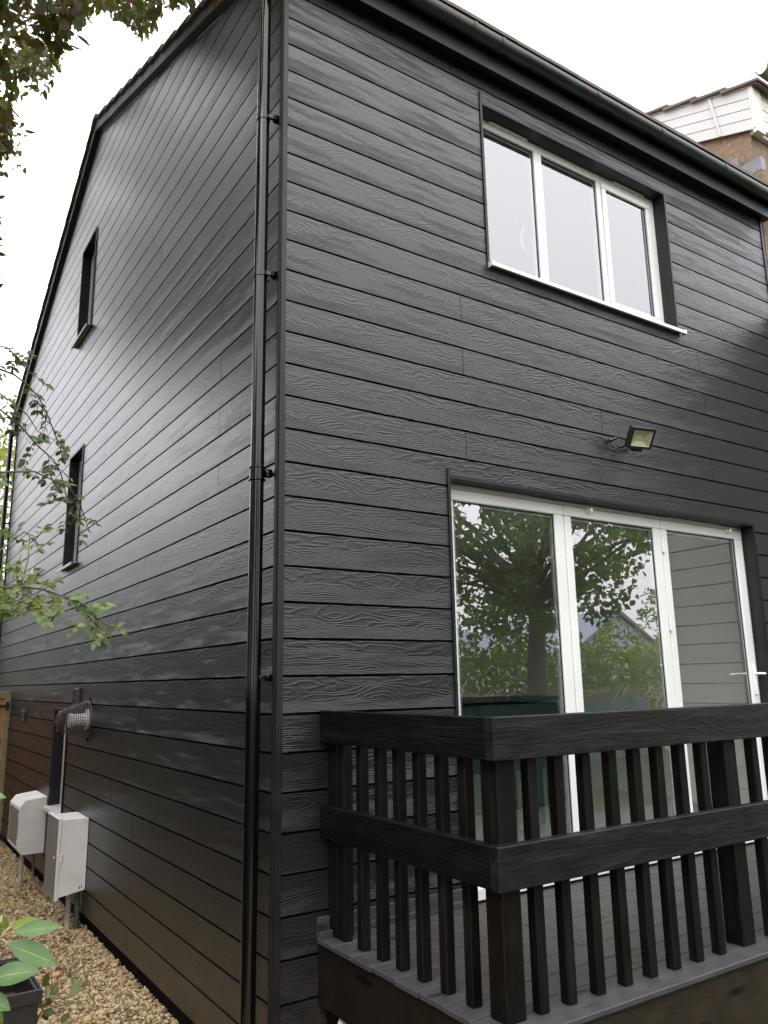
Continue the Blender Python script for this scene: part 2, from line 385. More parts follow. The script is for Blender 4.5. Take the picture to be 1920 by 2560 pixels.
LAMPR = plain('lamp_reflector', (.62,.47,.34), .45, .5)
LAMPB = plain('lamp_black', (.012,.011,.012), .4, .5)
BARK = plain('bark', (.085,.07,.055), .9, .2, bump=1.0, bscale=25, var=.3, vscale=10)
STEM = plain('green_stem', (.10,.085,.045), .6, .3)
STEMR = plain('red_stem', (.14,.06,.035), .6, .3)
LEAF_TREE = leaf_mat('tree_leaf', [(.06,.075,.025),(.08,.095,.03),(.11,.085,.04),(.12,.065,.045),(.08,.10,.035)], .5)
LEAF_GREEN = leaf_mat('green_leaf', [(.08,.12,.04),(.12,.17,.05),(.16,.21,.07),(.09,.13,.045)], .5)
LEAF_HEDGE = leaf_mat('hedge_leaf', [(.10,.15,.03),(.16,.22,.05),(.26,.29,.08),(.12,.17,.04)], .45)
LEAF_DARK = leaf_mat('dark_hedge_leaf', [(.015,.025,.008),(.025,.04,.012),(.035,.05,.016)], .1)
LEAF_YEL = leaf_mat('yellow_green_leaf', [(.12,.14,.03),(.18,.19,.05),(.24,.22,.07),(.10,.13,.04)], .4)
LEAF_ROSE = leaf_mat('rose_leaf', [(.05,.065,.025),(.06,.085,.035),(.10,.15,.045),(.16,.20,.06),(.15,.12,.055)], .35)
LEAF_RHO = leaf_mat('glossy_leaf', [(.035,.085,.02),(.055,.12,.028),(.17,.22,.035)], .12, .42)
LEAF_DEAD = leaf_mat('dead_leaf', [(.05,.022,.014),(.10,.04,.022),(.17,.09,.045)], .15, .6)
CHROME = plain('white_handle', (.8,.8,.79), .25, .6)
GRASS = plain('lawn', (.035,.04,.018), .9, .1, bump=1, bscale=50, var=.3, vscale=3)

# ------------------------------------------------------------------ ground
P = .182; ZK = 5.95
def zk(k): return ZK - k*P
gm, gnt, gb = newmat('gravel_bed')
tc = N(gnt, 'ShaderNodeTexCoord'); vo = N(gnt, 'ShaderNodeTexVoronoi', i_Scale=45.0); L(gnt, tc.outputs['Object'], vo.inputs['Vector'])
cr = N(gnt, 'ShaderNodeValToRGB'); cr.color_ramp.elements[0].color = (.20,.125,.06,1); cr.color_ramp.elements[1].color = (.44,.31,.17,1)
e = cr.color_ramp.elements.new(.5); e.color = (.30,.19,.09,1)
sc_ = N(gnt, 'ShaderNodeSeparateColor'); L(gnt, vo.outputs['Color'], sc_.inputs[0]); L(gnt, sc_.outputs[0], cr.inputs[0]); L(gnt, cr.outputs[0], gb.inputs['Base Color'])
gb.inputs['Roughness'].default_value = .9
bpn = N(gnt, 'ShaderNodeBump', i_Strength=1.0, i_Distance=.02, invert=True); L(gnt, vo.outputs['Distance'], bpn.inputs['Height']); L(gnt, bpn.outputs[0], gb.inputs['Normal'])
g = MB(); g.box(-300, 300, -300, 300, -.3, -.008); tag(g.build('ground', GRASS), 'grassy ground around the house', kind='structure')
g = MB(); g.v += [(-1.35,-6,0),(0.3,-6,0),(0.3,14,0),(-1.35,14,0)]; g.face([0,1,2,3])
tag(g.build('path', gm), 'strip of sand coloured gravel beside the house', kind='structure')

def stones(n, xr, yr, seed):
    rs = np.random.RandomState(seed)
    ico = [(0,0,1),(.894,0,.447),(.276,.851,.447),(-.724,.526,.447),(-.724,-.526,.447),(.276,-.851,.447),(.724,.526,-.447),(-.276,.851,-.447),(-.894,0,-.447),(-.276,-.851,-.447),(.724,-.526,-.447),(0,0,-1)]
    tri = [(0,1,2),(0,2,3),(0,3,4),(0,4,5),(0,5,1),(1,6,2),(2,7,3),(3,8,4),(4,9,5),(5,10,1),(2,6,7),(3,7,8),(4,8,9),(5,9,10),(1,10,6),(6,11,7),(7,11,8),(8,11,9),(9,11,10),(10,11,6)]
    I = np.array(ico); T = np.array(tri)
    s = rs.lognormal(math.log(.0088), .38, n)[:, None]
    sc3 = np.concatenate([s*rs.uniform(.9,1.5,(n,1)), s*rs.uniform(.8,1.1,(n,1)), s*rs.uniform(.5,.8,(n,1))], 1)
    pos = np.stack([rs.uniform(*xr, n), rs.uniform(*yr, n), rs.uniform(-.002,.009, n)+s[:,0]*.3], 1)
    V = I[None]*(1+rs.uniform(-.22,.22,(n,12,1)))*sc3[:, None]
    th = rs.uniform(0, 2*np.pi, n); tl = rs.normal(0,.35,n)
    c, sn = np.cos(tl), np.sin(tl); y = V[:,:,1]*c[:,None]-V[:,:,2]*sn[:,None]; z = V[:,:,1]*sn[:,None]+V[:,:,2]*c[:,None]; V[:,:,1] = y; V[:,:,2] = z
    c, sn = np.cos(th), np.sin(th); x = V[:,:,0]*c[:,None]-V[:,:,1]*sn[:,None]; y = V[:,:,0]*sn[:,None]+V[:,:,1]*c[:,None]; V[:,:,0] = x; V[:,:,1] = y
    V += pos[:, None]
    F = (T[None]+12*np.arange(n)[:,None,None]).reshape(-1,3)
    return V.reshape(-1,3), F, np.repeat(rs.uniform(0,1,n),12)
def tri_mesh(name, V, F, rnd, mat, parent=None, smooth=False):
    me = bpy.data.meshes.new(name)
    off = np.array(wloc(parent)) if parent else np.zeros(3)
    V = V-off; F = np.asarray(F); k = F.shape[1]
    me.vertices.add(len(V)); me.vertices.foreach_set('co', V.astype(np.float32).ravel())
    me.loops.add(F.size); me.loops.foreach_set('vertex_index', F.astype(np.int32).ravel())
    me.polygons.add(len(F)); me.polygons.foreach_set('loop_start', np.arange(0, F.size, k, dtype=np.int32))
    me.update(calc_edges=True); me.validate()
    if smooth: me.polygons.foreach_set('use_smooth', [True]*len(me.polygons))
    a = me.attributes.new('rnd', 'FLOAT', 'POINT'); a.data.foreach_set('value', rnd.astype(np.float32))
    me.materials.append(mat)
    o = bpy.data.objects.new(name, me); COL.objects.link(o)
    if parent: o.parent = parent
    return o
stm = leaf_mat('gravel_stone', [(.24,.16,.09),(.52,.39,.20),(.64,.50,.30),(.46,.33,.17),(.70,.58,.38),(.16,.13,.10),(.60,.45,.23),(.38,.23,.12)], 0, .85)
V1, F1, R1 = stones(23000, (-.95, .12), (1.0, 8.2), 3)
tag(tri_mesh('gravel', V1, F1, R1, stm, smooth=True), 'loose golden brown gravel stones along the wall', 'gravel', kind='stuff')

# ------------------------------------------------------------------ the black house
house = thing('house', (2.5, 4.7, 0), 'house clad in black wood grain boards, at the end of its terrace', 'house')
clips = None
def clip_poly(poly, a, b, c):
    """keep a*x+b*y<=c"""
    o = []
    for i in range(len(poly)):
        p, q = poly[i], poly[(i+1) % len(poly)]
        dp, dq = a*p[0]+b*p[1]-c, a*q[0]+b*q[1]-c
        if dp <= 1e-9: o.append(p)
        if (dp < -1e-9 and dq > 1e-9) or (dp > 1e-9 and dq < -1e-9):
            t = dp/(dp-dq); o.append((p[0]+(q[0]-p[0])*t, p[1]+(q[1]-p[1])*t))
    return o
GR, TH, JN = .0125, .014, .004
def clad_wall(name, a0, a1, zmin, zmax, openings, joints, org, ea, en, halfplanes, seed):
    mb = MB(); rs = random.Random(seed)
    k = int(math.floor((ZK-zmax)/P)) - 1
    while True:
        zt, zb = zk(k), zk(k)-P+GR
        if zt <= zmin: break
        t0, b0 = min(zt, zmax), max(zb, zmin)
        if t0-b0 > .004:
            cuts = sorted({b0, t0} | {z for o in openings for z in o[2:4] if b0 < z < t0})
            jn = [a0] + sorted(j for j in joints(k) if a0 < j < a1) + [a1]
            for s0, s1 in zip(jn, jn[1:]):
                off = rs.uniform(0, 60); fl = 1 if rs.random() < .5 else -1
                x0 = s0 + (JN/2 if s0 > a0 else 0); x1 = s1 - (JN/2 if s1 < a1 else 0)
                for zb_, zt_ in zip(cuts, cuts[1:]):
                    iv = [(x0, x1)]
                    for o in openings:
                        if o[2] < (zb_+zt_)/2 < o[3]:
                            nv = []
                            for p, q in iv:
                                if o[1] <= p or o[0] >= q: nv.append((p, q)); continue
                                if o[0] > p: nv.append((p, o[0]))
                                if o[1] < q: nv.append((o[1], q))
                            iv = nv
                    for p, q in iv:
                        poly = [(p, zb_), (q, zb_), (q, zt_), (p, zt_)]
                        for h in halfplanes: poly = clip_poly(poly, *h)
                        if len(poly) < 3: continue
                        base = zt-P
                        mb.prism(poly, org, ea, (0,0,1), en, -TH, 0, uv=lambda a, b: (a*fl+off+(100 if fl < 0 else 0), b-base))
        k += 1
    return mb.build(name, CLADG if name == 'gable_wall' else CLAD, house)
# openings: front (x0,x1,z0,z1) and gable (y0,y1,z0,z1)
WF = (1.512, 3.476, 4.605, 5.83); DF = (1.112, 4.205, .80, 3.095)
W1 = (4.65, 5.29, 5.70, 6.87); W2 = (4.60, 5.21, 3.13, 4.35); W3 = (4.52, 5.09, .775, 1.70)
XR = 4.925
def jf(k):
    d = {8:[3.72], 9:[1.255], 10:[3.74], 11:[1.255], 12:[2.5], 13:[3.745], 14:[1.253], -1:[1.248]}
    if k in d: return d[k]
    return []
def jl(k):
    if k == 6: return [2.287, 5.9]
    if k < 16 and k % 2: return [.845, 4.445, 8.05] if k > 7 else [2.1+(k*37 % 11)*.1, 5.9]
    if k >= 16 and k % 2: return [2.285, 5.9]
    return [3.69, 7.3]
FB, BBK = (.41, 6.315), (-.52, 10.96)    # inner verge lines: z = m*y + c
ridge_y = (BBK[1]-FB[1])/(FB[0]-BBK[0]); ridge_z = FB[0]*ridge_y+FB[1]
ZB = zk(32)
clad_wall('front_wall', .028, XR, ZB, 6.16, [WF, DF], jf, (0,0,0), (1,0,0), (0,-1,0), [], 5)
clad_wall('gable_wall', .03, 9.42, ZB, 8.6, [W1, W2, W3], jl, (0,0,0), (0,1,0), (-1,0,0),
          [(-FB[0], 1, FB[1]), (-BBK[0], 1, BBK[1])], 9)
# backing behind the grooves, with the openings left out
def backing(name, a0, a1, z0, z1, openings, org, ea, en, halfplanes, d0, d1):
    mb = MB(); zs = sorted({z0, z1} | {z for o in openings for z in o[2:4] if z0 < z < z1})
    for b0, t0 in zip(zs, zs[1:]):
        iv = [(a0, a1)]
        for o in openings:
            if o[2] < (b0+t0)/2 < o[3]:
                iv = [r for p, q in iv for r in ((p, min(q, o[0])), (max(p, o[1]), q)) if r[1]-r[0] > .001]
        for p, q in iv:
            poly = [(p, b0), (q, b0), (q, t0), (p, t0)]
            for h in halfplanes: poly = clip_poly(poly, *h)
            if len(poly) > 2: mb.prism(poly, org, ea, (0,0,1), en, d0, d1)
    return mb
GH = [(-FB[0], 1, FB[1]), (-BBK[0], 1, BBK[1])]
backing('w', .0145, XR, ZB+.004, 6.15, [WF, DF], (0,0,0), (1,0,0), (0,-1,0), [], -.10, -TH-.001).build('wall_backing', GROOVE, house)
backing('w', .0145, 9.41, ZB+.004, 8.6, [W1, W2, W3], (0,0,0), (0,1,0), (-1,0,0), GH, -.10, -TH-.001).build('wall_backing', GROOVE, house)
# plinth below the boards and the rear and party walls
mb = MB(); mb.box(.05, XR, .05, .2, -.1, ZB+.01); mb.box(.05, .2, .2, 9.4, -.1, ZB+.01); mb.box(.02, XR, 9.30, 9.40, -.1, .80); mb.box(.02, 1.0, 9.30, 9.40, .8, 6.1); mb.box(1.0, XR, 9.30, 9.40, 3.1, 4.2)  # rear wall left open, a gap added to brighten the rooms
mb.build('plinth', GROOVE, house)
# inner walls, floors and ceilings
mb = MB()
Z1, Z2 = 3.25, 3.45
def holed(mb, a0, a1, z0, z1, op, axis, c0, c1):
    for part in backing('x', a0, a1, z0, z1, op, (0,0,0), (1,0,0) if axis == 'x' else (0,1,0), (0,1,0) if axis == 'x' else (1,0,0), [], c0, c1).f: pass
    b = backing('x', a0, a1, z0, z1, op, (0,0,0), (1,0,0) if axis == 'x' else (0,1,0), (0,1,0) if axis == 'x' else (1,0,0), [], c0, c1)
    n = len(mb.v); mb.v += b.v
    for f in b.f: mb.face([n+i for i in f])
holed(mb, .105, XR, .801, 5.98, [WF, DF], 'x', .106, .19)
holed(mb, .192, 9.2, .801, 5.98, [W1, W2, W3], 'y', .106, .19)
mb.box(XR-.06, XR-.002, .192, 9.2, .801, 5.98)
mb.box(.192, 2.6, 5.6, 5.7, .801, Z1-.002); mb.box(.192, XR-.062, 4.45, 4.52, Z2+.002, 5.97)
mb.box(.192, XR-.062, .192, 9.2, Z1, Z2-.002); mb.box(.11, XR-.01, .192, 9.2, 5.985, 6.05)
mb.build('inner_wall', WHITE, house)
mb = MB(); mb.box(.105, XR-.01, .08, 9.2, .70, .799); mb.box(.192, XR-.062, .192, 4.44, Z2-.001, Z2+.001)
mb.build('inner_floor', INFLOOR, house)

# corner trim, in two lengths
mb = MB()
for z0, z1, e in ((3.37, 6.2, 0), (.10, 3.37, .0025)):
    mb.box(-.004-e, .026+e, -.010-e, -.0005, z0, z1, .0012); mb.box(-.010-e, -.0005, -.0005 if e == 0 else -.0005, .026+e, z0, z1, .0012)
mb.build('corner_trim', TRIM, house)
mb = MB(); mb.box(-.012, -.0005, 9.395, 9.43, .1, 6.0); mb.box(-.012, .03, 9.43, 9.442, .1, 6.0); mb.build('corner_trim', TRIM, house)
mb = MB(); mb.box(XR-.02, XR+.004, -.008, -.0005, .1, 6.15); mb.box(XR+.004, XR+.012, -.008, .05, .1, 6.2); mb.build('corner_trim', TRIM, house)

# ---- eaves: fascia, soffit, gutter
SL = FB[0]
mb = MB(); mb.box(-.03, 5.02, -.10, -.082, 6.045, 6.30, .002); mb.build('fascia', TRIM, house)
mb = MB(); mb.box(-.03, 5.02, -.082, .02, 6.10, 6.112); mb.build('soffit', REVEAL, house)
mb = MB(); mb.prism([(-.1005, 6.05), (.02, 6.12), (.02, 6.33), (-.1005, 6.29)], (0,0,0), (0,1,0), (0,0,1), (-1,0,0), .0305, .045); mb.build('eaves_end', REVEAL, house)
def gutter(mb, p0, p1, r, n=9, th=.004):
    """half-round gutter running along x between x0 and x1"""
    (x0, yc, zc), x1 = p0, p1
    prof = [(-r, .012)] + [(-r*math.cos(math.pi*i/n), -r*math.sin(math.pi*i/n)) for i in range(n+1)] + [(r, .012)]
    inner = [((r-th)*(-1 if i == 0 else 1) if i in (0, n+2) else a*(r-th)/r, b if i in (0, n+2) else b*(r-th)/r) for i, (a, b) in enumerate(prof)]
    poly = prof + inner[::-1]
    for i in range(len(prof)-1):
        q = [prof[i], prof[i+1], inner[i+1], inner[i]]
        mb.prism([(a, b) for a, b in q], (x0, yc, zc), (0,1,0), (0,0,1), (1,0,0), 0, x1-x0)
mb = MB(); gutter(mb, (-.09, -.158, 6.218), 5.0, .056, 12)
gut = mb.build('gutter', GUTTER, house, smooth=True)
mb = MB(); mb.box(-.096, -.09, -.216, -.1, 6.155, 6.232); mb.build('end_cap', GUTTER, gut)
for x in (.35, 1.30, 1.55, 2.5, 3.25, 4.1, 4.96):
    mb = MB(); gutter(mb, (x, -.158, 6.2185), x+.028, .0605, 12, .004); mb.box(x, x+.028, -.102, -.0995, 6.16, 6.23)
    mb.build('gutter_bracket', GUTTER, gut, smooth=True)

# ---- roof: courses of tiles on both slopes
def roof_slope(mb, y0, z0, m, n, pitch_y, x0, x1, sgn=1, jag=True):
    for i in range(n):
        ya = y0+sgn*i*pitch_y; yb = ya+sgn*(pitch_y+.06)
        za = z0+m*abs(ya-y0)+.040; zb = z0+m*abs(yb-y0)
        w = .30; x = x0
        while x < x1:
            xe = min(x+w-.003, x1); j = random.uniform(-.003, .003)
            poly = [(ya, za-.0+j), (ya, za-.028+j), (yb, zb-.028), (yb, zb)]
            mb.prism(poly, (x,0,0), (0,1,0), (0,0,1), (1,0,0), 0, xe-x)
            x += w
EY, EZ = -.20, 6.262
mb = MB(); roof_slope(mb, EY, EZ, SL, 14, .345, -.085, 5.02)
ridge = (4.84, EZ+SL*(4.84-EY))
nb = 15; mb_back = MB(); by1 = 9.75; roof_slope(mb, by1, 6.02, (ridge[1]-6.02)/(by1-ridge[0]), nb, (by1-ridge[0])/nb*.995, -.085, 5.02, -1)
mb.prism([(ridge[0]-.14, ridge[1]-.02), (ridge[0]+.14, ridge[1]-.02), (ridge[0]+.06, ridge[1]+.05), (ridge[0]-.06, ridge[1]+.05)], (-.085,0,0), (0,1,0), (0,0,1), (1,0,0), 0, 5.1)
mb.build('roof', ROOFT, house)
mb = MB()      # dry verge board closing the tile edges
MB2 = (ridge[1]-6.02)/(by1-ridge[0])
def zf(y): return EZ+SL*(y-EY)
def zr(y): return 6.02+MB2*(by1-y)
mb.prism([(EY, zf(EY)-.10), (EY, zf(EY)-.002), (ridge[0], zf(ridge[0])-.002), (ridge[0], zf(ridge[0])-.135)], (0,0,0), (0,1,0), (0,0,1), (-1,0,0), .0, .055)
mb.prism([(ridge[0]+.002, zr(ridge[0])-.14), (ridge[0]+.002, zr(ridge[0])-.002), (by1, zr(by1)+.02), (by1, zr(by1)-.16)], (0,0,0), (0,1,0), (0,0,1), (-1,0,0), .0, .055)
mb.build('verge_board', plain('verge_grey', (.045,.047,.045), .6, .4, var=.2), house)
mb = MB(); mb.box(-.05, XR, 9.44, 9.72, 5.86, 6.0); mb.build('rear_eaves_box', REVEAL, house)
# thin strip of bright sealant under the verge
for (ya, yb) in ((1.0,1.55),(1.75,2.2),(2.6,3.15),(3.2,3.7),(3.75,4.2),(4.25,4.7)):
    mb = MB(); mb.prism([(ya, zf(ya)-.147), (yb, zf(yb)-.147), (yb, zf(yb)-.135), (ya, zf(ya)-.135)], (0,0,0), (0,1,0), (0,0,1), (-1,0,0), .0005, .004)
    mb.build('sealant', UPVCW, house)

# ---- downpipes
def downpipe(cx, cy, z0, z1, r, side, clips_, joints_, parent):
    mb = MB(); mb.tube([(cx,cy,z0),(cx,cy,z1)], r, 28); pipe = mb.build('downpipe', PIPE, parent, smooth=True)
    for z in joints_:
        mb = MB(); mb.tube([(cx,cy,z-.035),(cx,cy,z+.035)], r+.0035, 28)
        for dz in (-.032, .032): mb.tube([(cx,cy,z+dz-.006),(cx,cy,z+dz-.003),(cx,cy,z+dz+.003),(cx,cy,z+dz+.006)], [r+.004,r+.009,r+.009,r+.004], 28)
        mb.box(cx+r-.004, cx+r+.03, cy-.05, cy-.02, z-.02, z+.022, .003); mb.box(cx+r+.02, -.0008, cy-.045, cy-.028, z-.008, z+.008)
        mb.build('pipe_socket', PIPE, pipe, smooth=True)
    for z in clips_:
        mb = MB(); mb.tube([(cx,cy,z-.013),(cx,cy,z+.013)], r+.004, 28)
        mb.box(cx+.01, cx+r+.022, cy-r-.014, cy-r+.004, z-.012, z+.012, .002); mb.box(cx+r+.014, -.0008, cy-r-.022, cy-r+.016, z-.016, z+.016, .002)
        mb.build('pipe_clip', PIPE, pipe, smooth=True)
    return pipe
downpipe(-.075, .105, .02, 6.17, .0355, 1, (5.105, 4.118, 1.945), (2.985,), house)
mb = MB(); mb.tube([(-.075,.105,6.15),(-.075,.06,6.2),(-.075,-.10,6.24),(-.075,-.15,6.27)], .034, 16); mb.build('gutter_outlet', PIPE, house, smooth=True)
downpipe(-.075, 9.52, .02, 5.9, .034, 1, (4.4, 2.6), (), house)

# ---- windows
def frame_rect(mb, f, a0, a1, z0, z1, w, d0, d1, bev=.004):
    """a rectangular ring in the wall's frame; f(a0,a1,d0,d1,z0,z1) adds a box"""
    f(mb, a0, a1, d0, d1, z1-w, z1, bev); f(mb, a0, a1, d0, d1, z0, z0+w, bev)
    f(mb, a0, a0+w, d0, d1, z0+w+.0003, z1-w-.0003, bev); f(mb, a1-w, a1, d0, d1, z0+w+.0003, z1-w-.0003, bev)
def fx(mb, a0, a1, d0, d1, z0, z1, bev=0): mb.box(a0, a1, d0, d1, z0, z1, bev)          # front wall: depth is +y
def fy(mb, a0, a1, d0, d1, z0, z1, bev=0): mb.box(d0, d1, a0, a1, z0, z1, bev)          # gable wall: depth is +x
def reveal(f, o, dep, parent, sill=True, trimtop=0):
    a0, a1, z0, z1 = o
    mb = MB(); t = .006
    f(mb, a0-.0, a0+t, -.004, dep, z0, z1-t-.0005); f(mb, a1-t, a1, -.004, dep, z0, z1-t-.0005); f(mb, a0, a1, -.004, dep, z1-t, z1)
    mb.build('reveal', REVEAL, parent)
    mb = MB()
    f(mb, a0-.016, a0+.003, -.010, -.0045, z0-.02, z1+trimtop, .001); f(mb, a1-.003, a1+.016, -.010, -.0045, z0-.02, z1+.02, .001)
    f(mb, a0+.0035, a1-.0035, -.010, -.0045, z1-.004, z1+.020, .001)
    mb.build('edge_trim', TRIM, parent)
def pane(f, parent, a0, a1, z0, z1, mat, d=.118, spacer=True):
    mb = MB(); frame_rect(mb, f, a0, a1, z0, z1, .007, d-.003, d+.012, 0); mb.build('gasket', GASKET, parent)
    mb = MB(); f(mb, a0+.006, a1-.006, d, d+.024, z0+.006, z1-.006); mb.build('pane', mat, parent)
    if spacer:
        mb = MB(); frame_rect(mb, f, a0+.0075, a1-.0075, z0+.0075, z1-.0075, .016, d+.004, d+.020, 0); mb.build('spacer_bar', LEAD, parent)

win = thing('x', (0,0,0), None, None); COL.objects.unlink(win); bpy.data.objects.remove(win)
def partempty(name, parent, loc):
    o = bpy.data.objects.new(name, None); COL.objects.link(o); o.parent = parent; o.location = Vector(loc)-wloc(parent); o.empty_display_size = .1
    return o
# bedroom window on the front, three lights
a0, a1, z0, z1 = WF
wn = partempty('window', house, (2.5, 0, 4.6)); wn['label'] = 'wide white three pane window upstairs on the front'
mb = MB()
frame_rect(mb, fx, a0+.0065, a1-.0065, z0+.018, z1-.0065, .062, .10, .168)
mb.box(2.10, 2.178, .098, .168, z0+.0805, z1-.0690, .004); mb.box(2.775, 2.822, .0985, .168, z0+.0805, z1-.0690, .004)
mb.build('window_frame', UPVC, wn)
mb = MB(); frame_rect(mb, fx, 2.8245, 3.4050, z0+.0812, z1-.0692, .048, .088, .15); mb.build('sash', UPVC, wn)
for (b0, b1, c0, c1) in ((1.580, 2.0985, z0+.082, z1-.070), (2.1795, 2.7735, z0+.082, z1-.070), (2.873, 3.3565, z0+.130, z1-.118)):
    pane(fx, wn, b0, b1, c0, c1, GLASSW, .118 if b0 < 2.8 else .108)
for b0, b1 in ((1.66, 2.035), (2.96, 3.345)):
    mb = MB(); mb.box(b0, b1, .086, .0995, 5.806, 5.822, .003); mb.box(b0+.012, b1-.012, .080, .0865, 5.809, 5.818)
    mb.build('trickle_vent', UPVCW, wn)
mb = MB(); mb.prism([(.10, z0+.0175), (-.045, z0+.004), (-.045, z0-.022), (-.038, z0-.022), (-.038, z0-.004), (.10, z0+.004)], (a0-.008,0,0), (0,1,0), (0,0,1), (1,0,0), 0, 2.022)
mb.box(a0-.012, a0+.004, -.049, .01, z0-.026, z0+.012, .002); mb.box(3.522, 3.538, -.049, -.0105, z0-.026, z0+.012, .002)
mb.build('sill', UPVC, wn)
reveal(fx, WF, .10, wn, trimtop=.10)
mb = MB(); mb.tube([(2.06,.20,4.98),(2.045,.215,5.02),(2.04,.22,5.08),(2.05,.215,5.14),(2.06,.20,5.17)], .008, 8); mb.build('window_handle', PVCG, wn, smooth=True)

# three slim gable windows
def gable_window(o, label, loc):
    a0, a1, z0, z1 = o
    wn = partempty('window', house, loc); wn['label'] = label
    mb = MB(); frame_rect(mb, fy, a0+.0065, a1-.0065, z0+.018, z1-.0065, .055, .09, .155); mb.build('window_frame', UPVCW, wn)
    pane(fy, wn, a0+.063, a1-.063, z0+.075, z1-.063, GLASSW, .11, False)
    mb = MB(); mb.prism([(.09, z0+.0175), (-.06, z0+.004), (-.06, z0-.024), (-.053, z0-.024), (-.053, z0-.004), (.09, z0+.004)], (0,a0-.03,0), (1,0,0), (0,0,1), (0,1,0), 0, a1-a0+.08)
    mb.build('sill', UPVCW, wn)
    reveal(fy, o, .09, wn)
gable_window(W1, 'slim gable window on the upper floor, highest of three', (0, 4.95, 5.7))
gable_window(W2, 'slim gable window half way up the side wall', (0, 4.9, 3.13))
gable_window(W3, 'slim low gable window behind the meter boxes', (0, 4.8, .78))

# bifold door
a0, a1, z0, z1 = DF
dr = partempty('bifold_door', house, (2.65, 0, .8))
mb = MB()
zb = z0+.03
fx(mb, a0+.0065, a1-.0065, .10, .17, z1-.030, z1-.0065, .003)
fx(mb, a0+.0065, a0+.030, .10, .17, z0+.03, z1-.0305, .003); fx(mb, a1-.030, a1-.0065, .10, .17, z0+.03, z1-.0305, .003)
mb.build('door_frame', UPVC, dr)
mb = MB(); mb.box(a0-.01, a1+.01, -.035, .17, z0-.035, z0+.028, .004); mb.build('threshold', UPVC, dr)
leaves = ((1.144, 2.150), (2.156, 3.160), (3.166, 4.173))
for i, (b0, b1) in enumerate(leaves):
    mb = MB(); c0, c1 = z0+.034, z1-.034
    fx(mb, b0, b1, .090, .155, c1-.072, c1, .006); fx(mb, b0, b1, .090, .155, c0, c0+.085, .006)
    fx(mb, b0, b0+.066, .090, .155, c0+.0853, c1-.0723, .006); fx(mb, b1-.086 if i < 2 else b1-.084, b1, .090, .155, c0+.0853, c1-.0723, .006)
    mb.build('door_leaf', UPVC, dr)
    pane(fx, dr, b0+.066, b1-(.086 if i < 2 else .084), c0+.0855, c1-.0725, GLASSD, .108)
for b0, b1 in ((1.18, 1.45), (1.46, 1.86), (3.24, 3.9)):
    mb = MB(); mb.box(b0, b1, .082, .0995, 3.076, 3.088, .002); mb.build('trickle_vent', UPVCW, dr)
for zz in (2.86, 2.29, 1.2):
    mb = MB(); mb.box(3.150, 3.178, .078, .0895, zz-.05, zz+.05, .004); mb.tube([(3.164,.079,zz-.05),(3.164,.079,zz+.05)], .007, 10)
    mb.build('hinge', UPVC, dr)
for x in (2.385, 3.98):
    mb = MB(); mb.tube([(x,.0895,3.045),(x,.05,3.045)], .014, 16); mb.tube([(x,.0895,3.045),(x,.080,3.045)], .02, 16); mb.build('door_knob', CHROME, dr, smooth=True)
mb = MB(); mb.box(4.118, 4.146, .076, .0895, 1.77, 2.0, .004); mb.tube([(4.132,.0775,1.93),(4.132,.045,1.93),(4.14,.036,1.93),(4.25,.034,1.925)], .009, 10)
mb.build('handle', CHROME, dr, smooth=True)
mb = MB(); mb.tube([(4.132,.17,1.93),(4.132,.20,1.93),(4.12,.21,1.93),(4.0,.212,1.925)], .009, 10); mb.build('handle', CHROME, dr, smooth=True)
reveal(fx, DF, .10, dr, trimtop=.06)

# air vents
def vent(y, z, w_, h_, name='air_vent'):
    mb = MB(); mb.box(-.006, -.0003, y-w_/2, y+w_/2, z-h_/2, z+h_/2); n = 9
    for i in range(n):
        zz = z-h_/2+h_*(i+.5)/n; mb.prism([(-.020, zz-.006), (-.006, zz+.001), (-.006, zz+.005), (-.020, zz-.001)], (0,y-w_/2,0), (1,0,0), (0,0,1), (0,1,0), 0, w_)
    mb.box(-.021, -.0055, y-w_/2-.004, y-w_/2, z-h_/2, z+h_/2); mb.box(-.021, -.0055, y+w_/2, y+w_/2+.004, z-h_/2, z+h_/2)
    mb.build(name, STEELV, house)
vent(4.17, 1.835, .23, .15); vent(6.87, 1.60, .23, .13)
mb = MB(); mb.box(-.05, -.0003, 6.72, 6.86, 3.24, 3.36, .006); mb.build('extractor_vent', UPVCW, house)

# ------------------------------------------------------------------ flood light on the front wall
fl = thing('floodlight', (2.62, 0, 3.5), 'small square black floodlight on the front wall above the doors', 'floodlight')
cen = Vector((2.72, -.15, 3.555)); yw = math.radians(-14); tl = math.radians(-34)
nrm = Vector((math.sin(yw)*math.cos(tl), -math.cos(yw)*math.cos(tl), math.sin(tl))); rx = Vector((math.cos(yw), math.sin(yw), 0)); up = rx.cross(nrm)*-1
if up.z < 0: up = -up
def obox(mb, c, ex, ey, ez, a, b, d0, d1):
    poly = [(-a,-b),(a,-b),(a,b),(-a,b)]; mb.prism(poly, c, ex, ey, ez, d0, d1)
mb = MB(); hw, hh, bz = .096, .075, .017
obox(mb, cen, rx, up, nrm, hw, hh, -.036, -.026)
for s_ in (-1, 1):
    mb.prism([(s_*hw, -hh), (s_*(hw-bz), -hh), (s_*(hw-bz), hh), (s_*hw, hh)], cen, rx, up, nrm, -.0258, .012)
    mb.prism([(-hw+bz, s_*hh), (hw-bz, s_*hh), (hw-bz, s_*(hh-bz)), (-hw+bz, s_*(hh-bz))], cen, rx, up, nrm, -.0258, .012)
for i in range(7): obox(mb, cen+rx*(-.07+i*.0233), rx, up, nrm, .002, hh*.8, -.048, -.0362)
obox(mb, cen-up*(hh+.012), rx, up, nrm, .04, .0115, -.028, -.004)
mb.build('lamp_housing', LAMPB, fl)
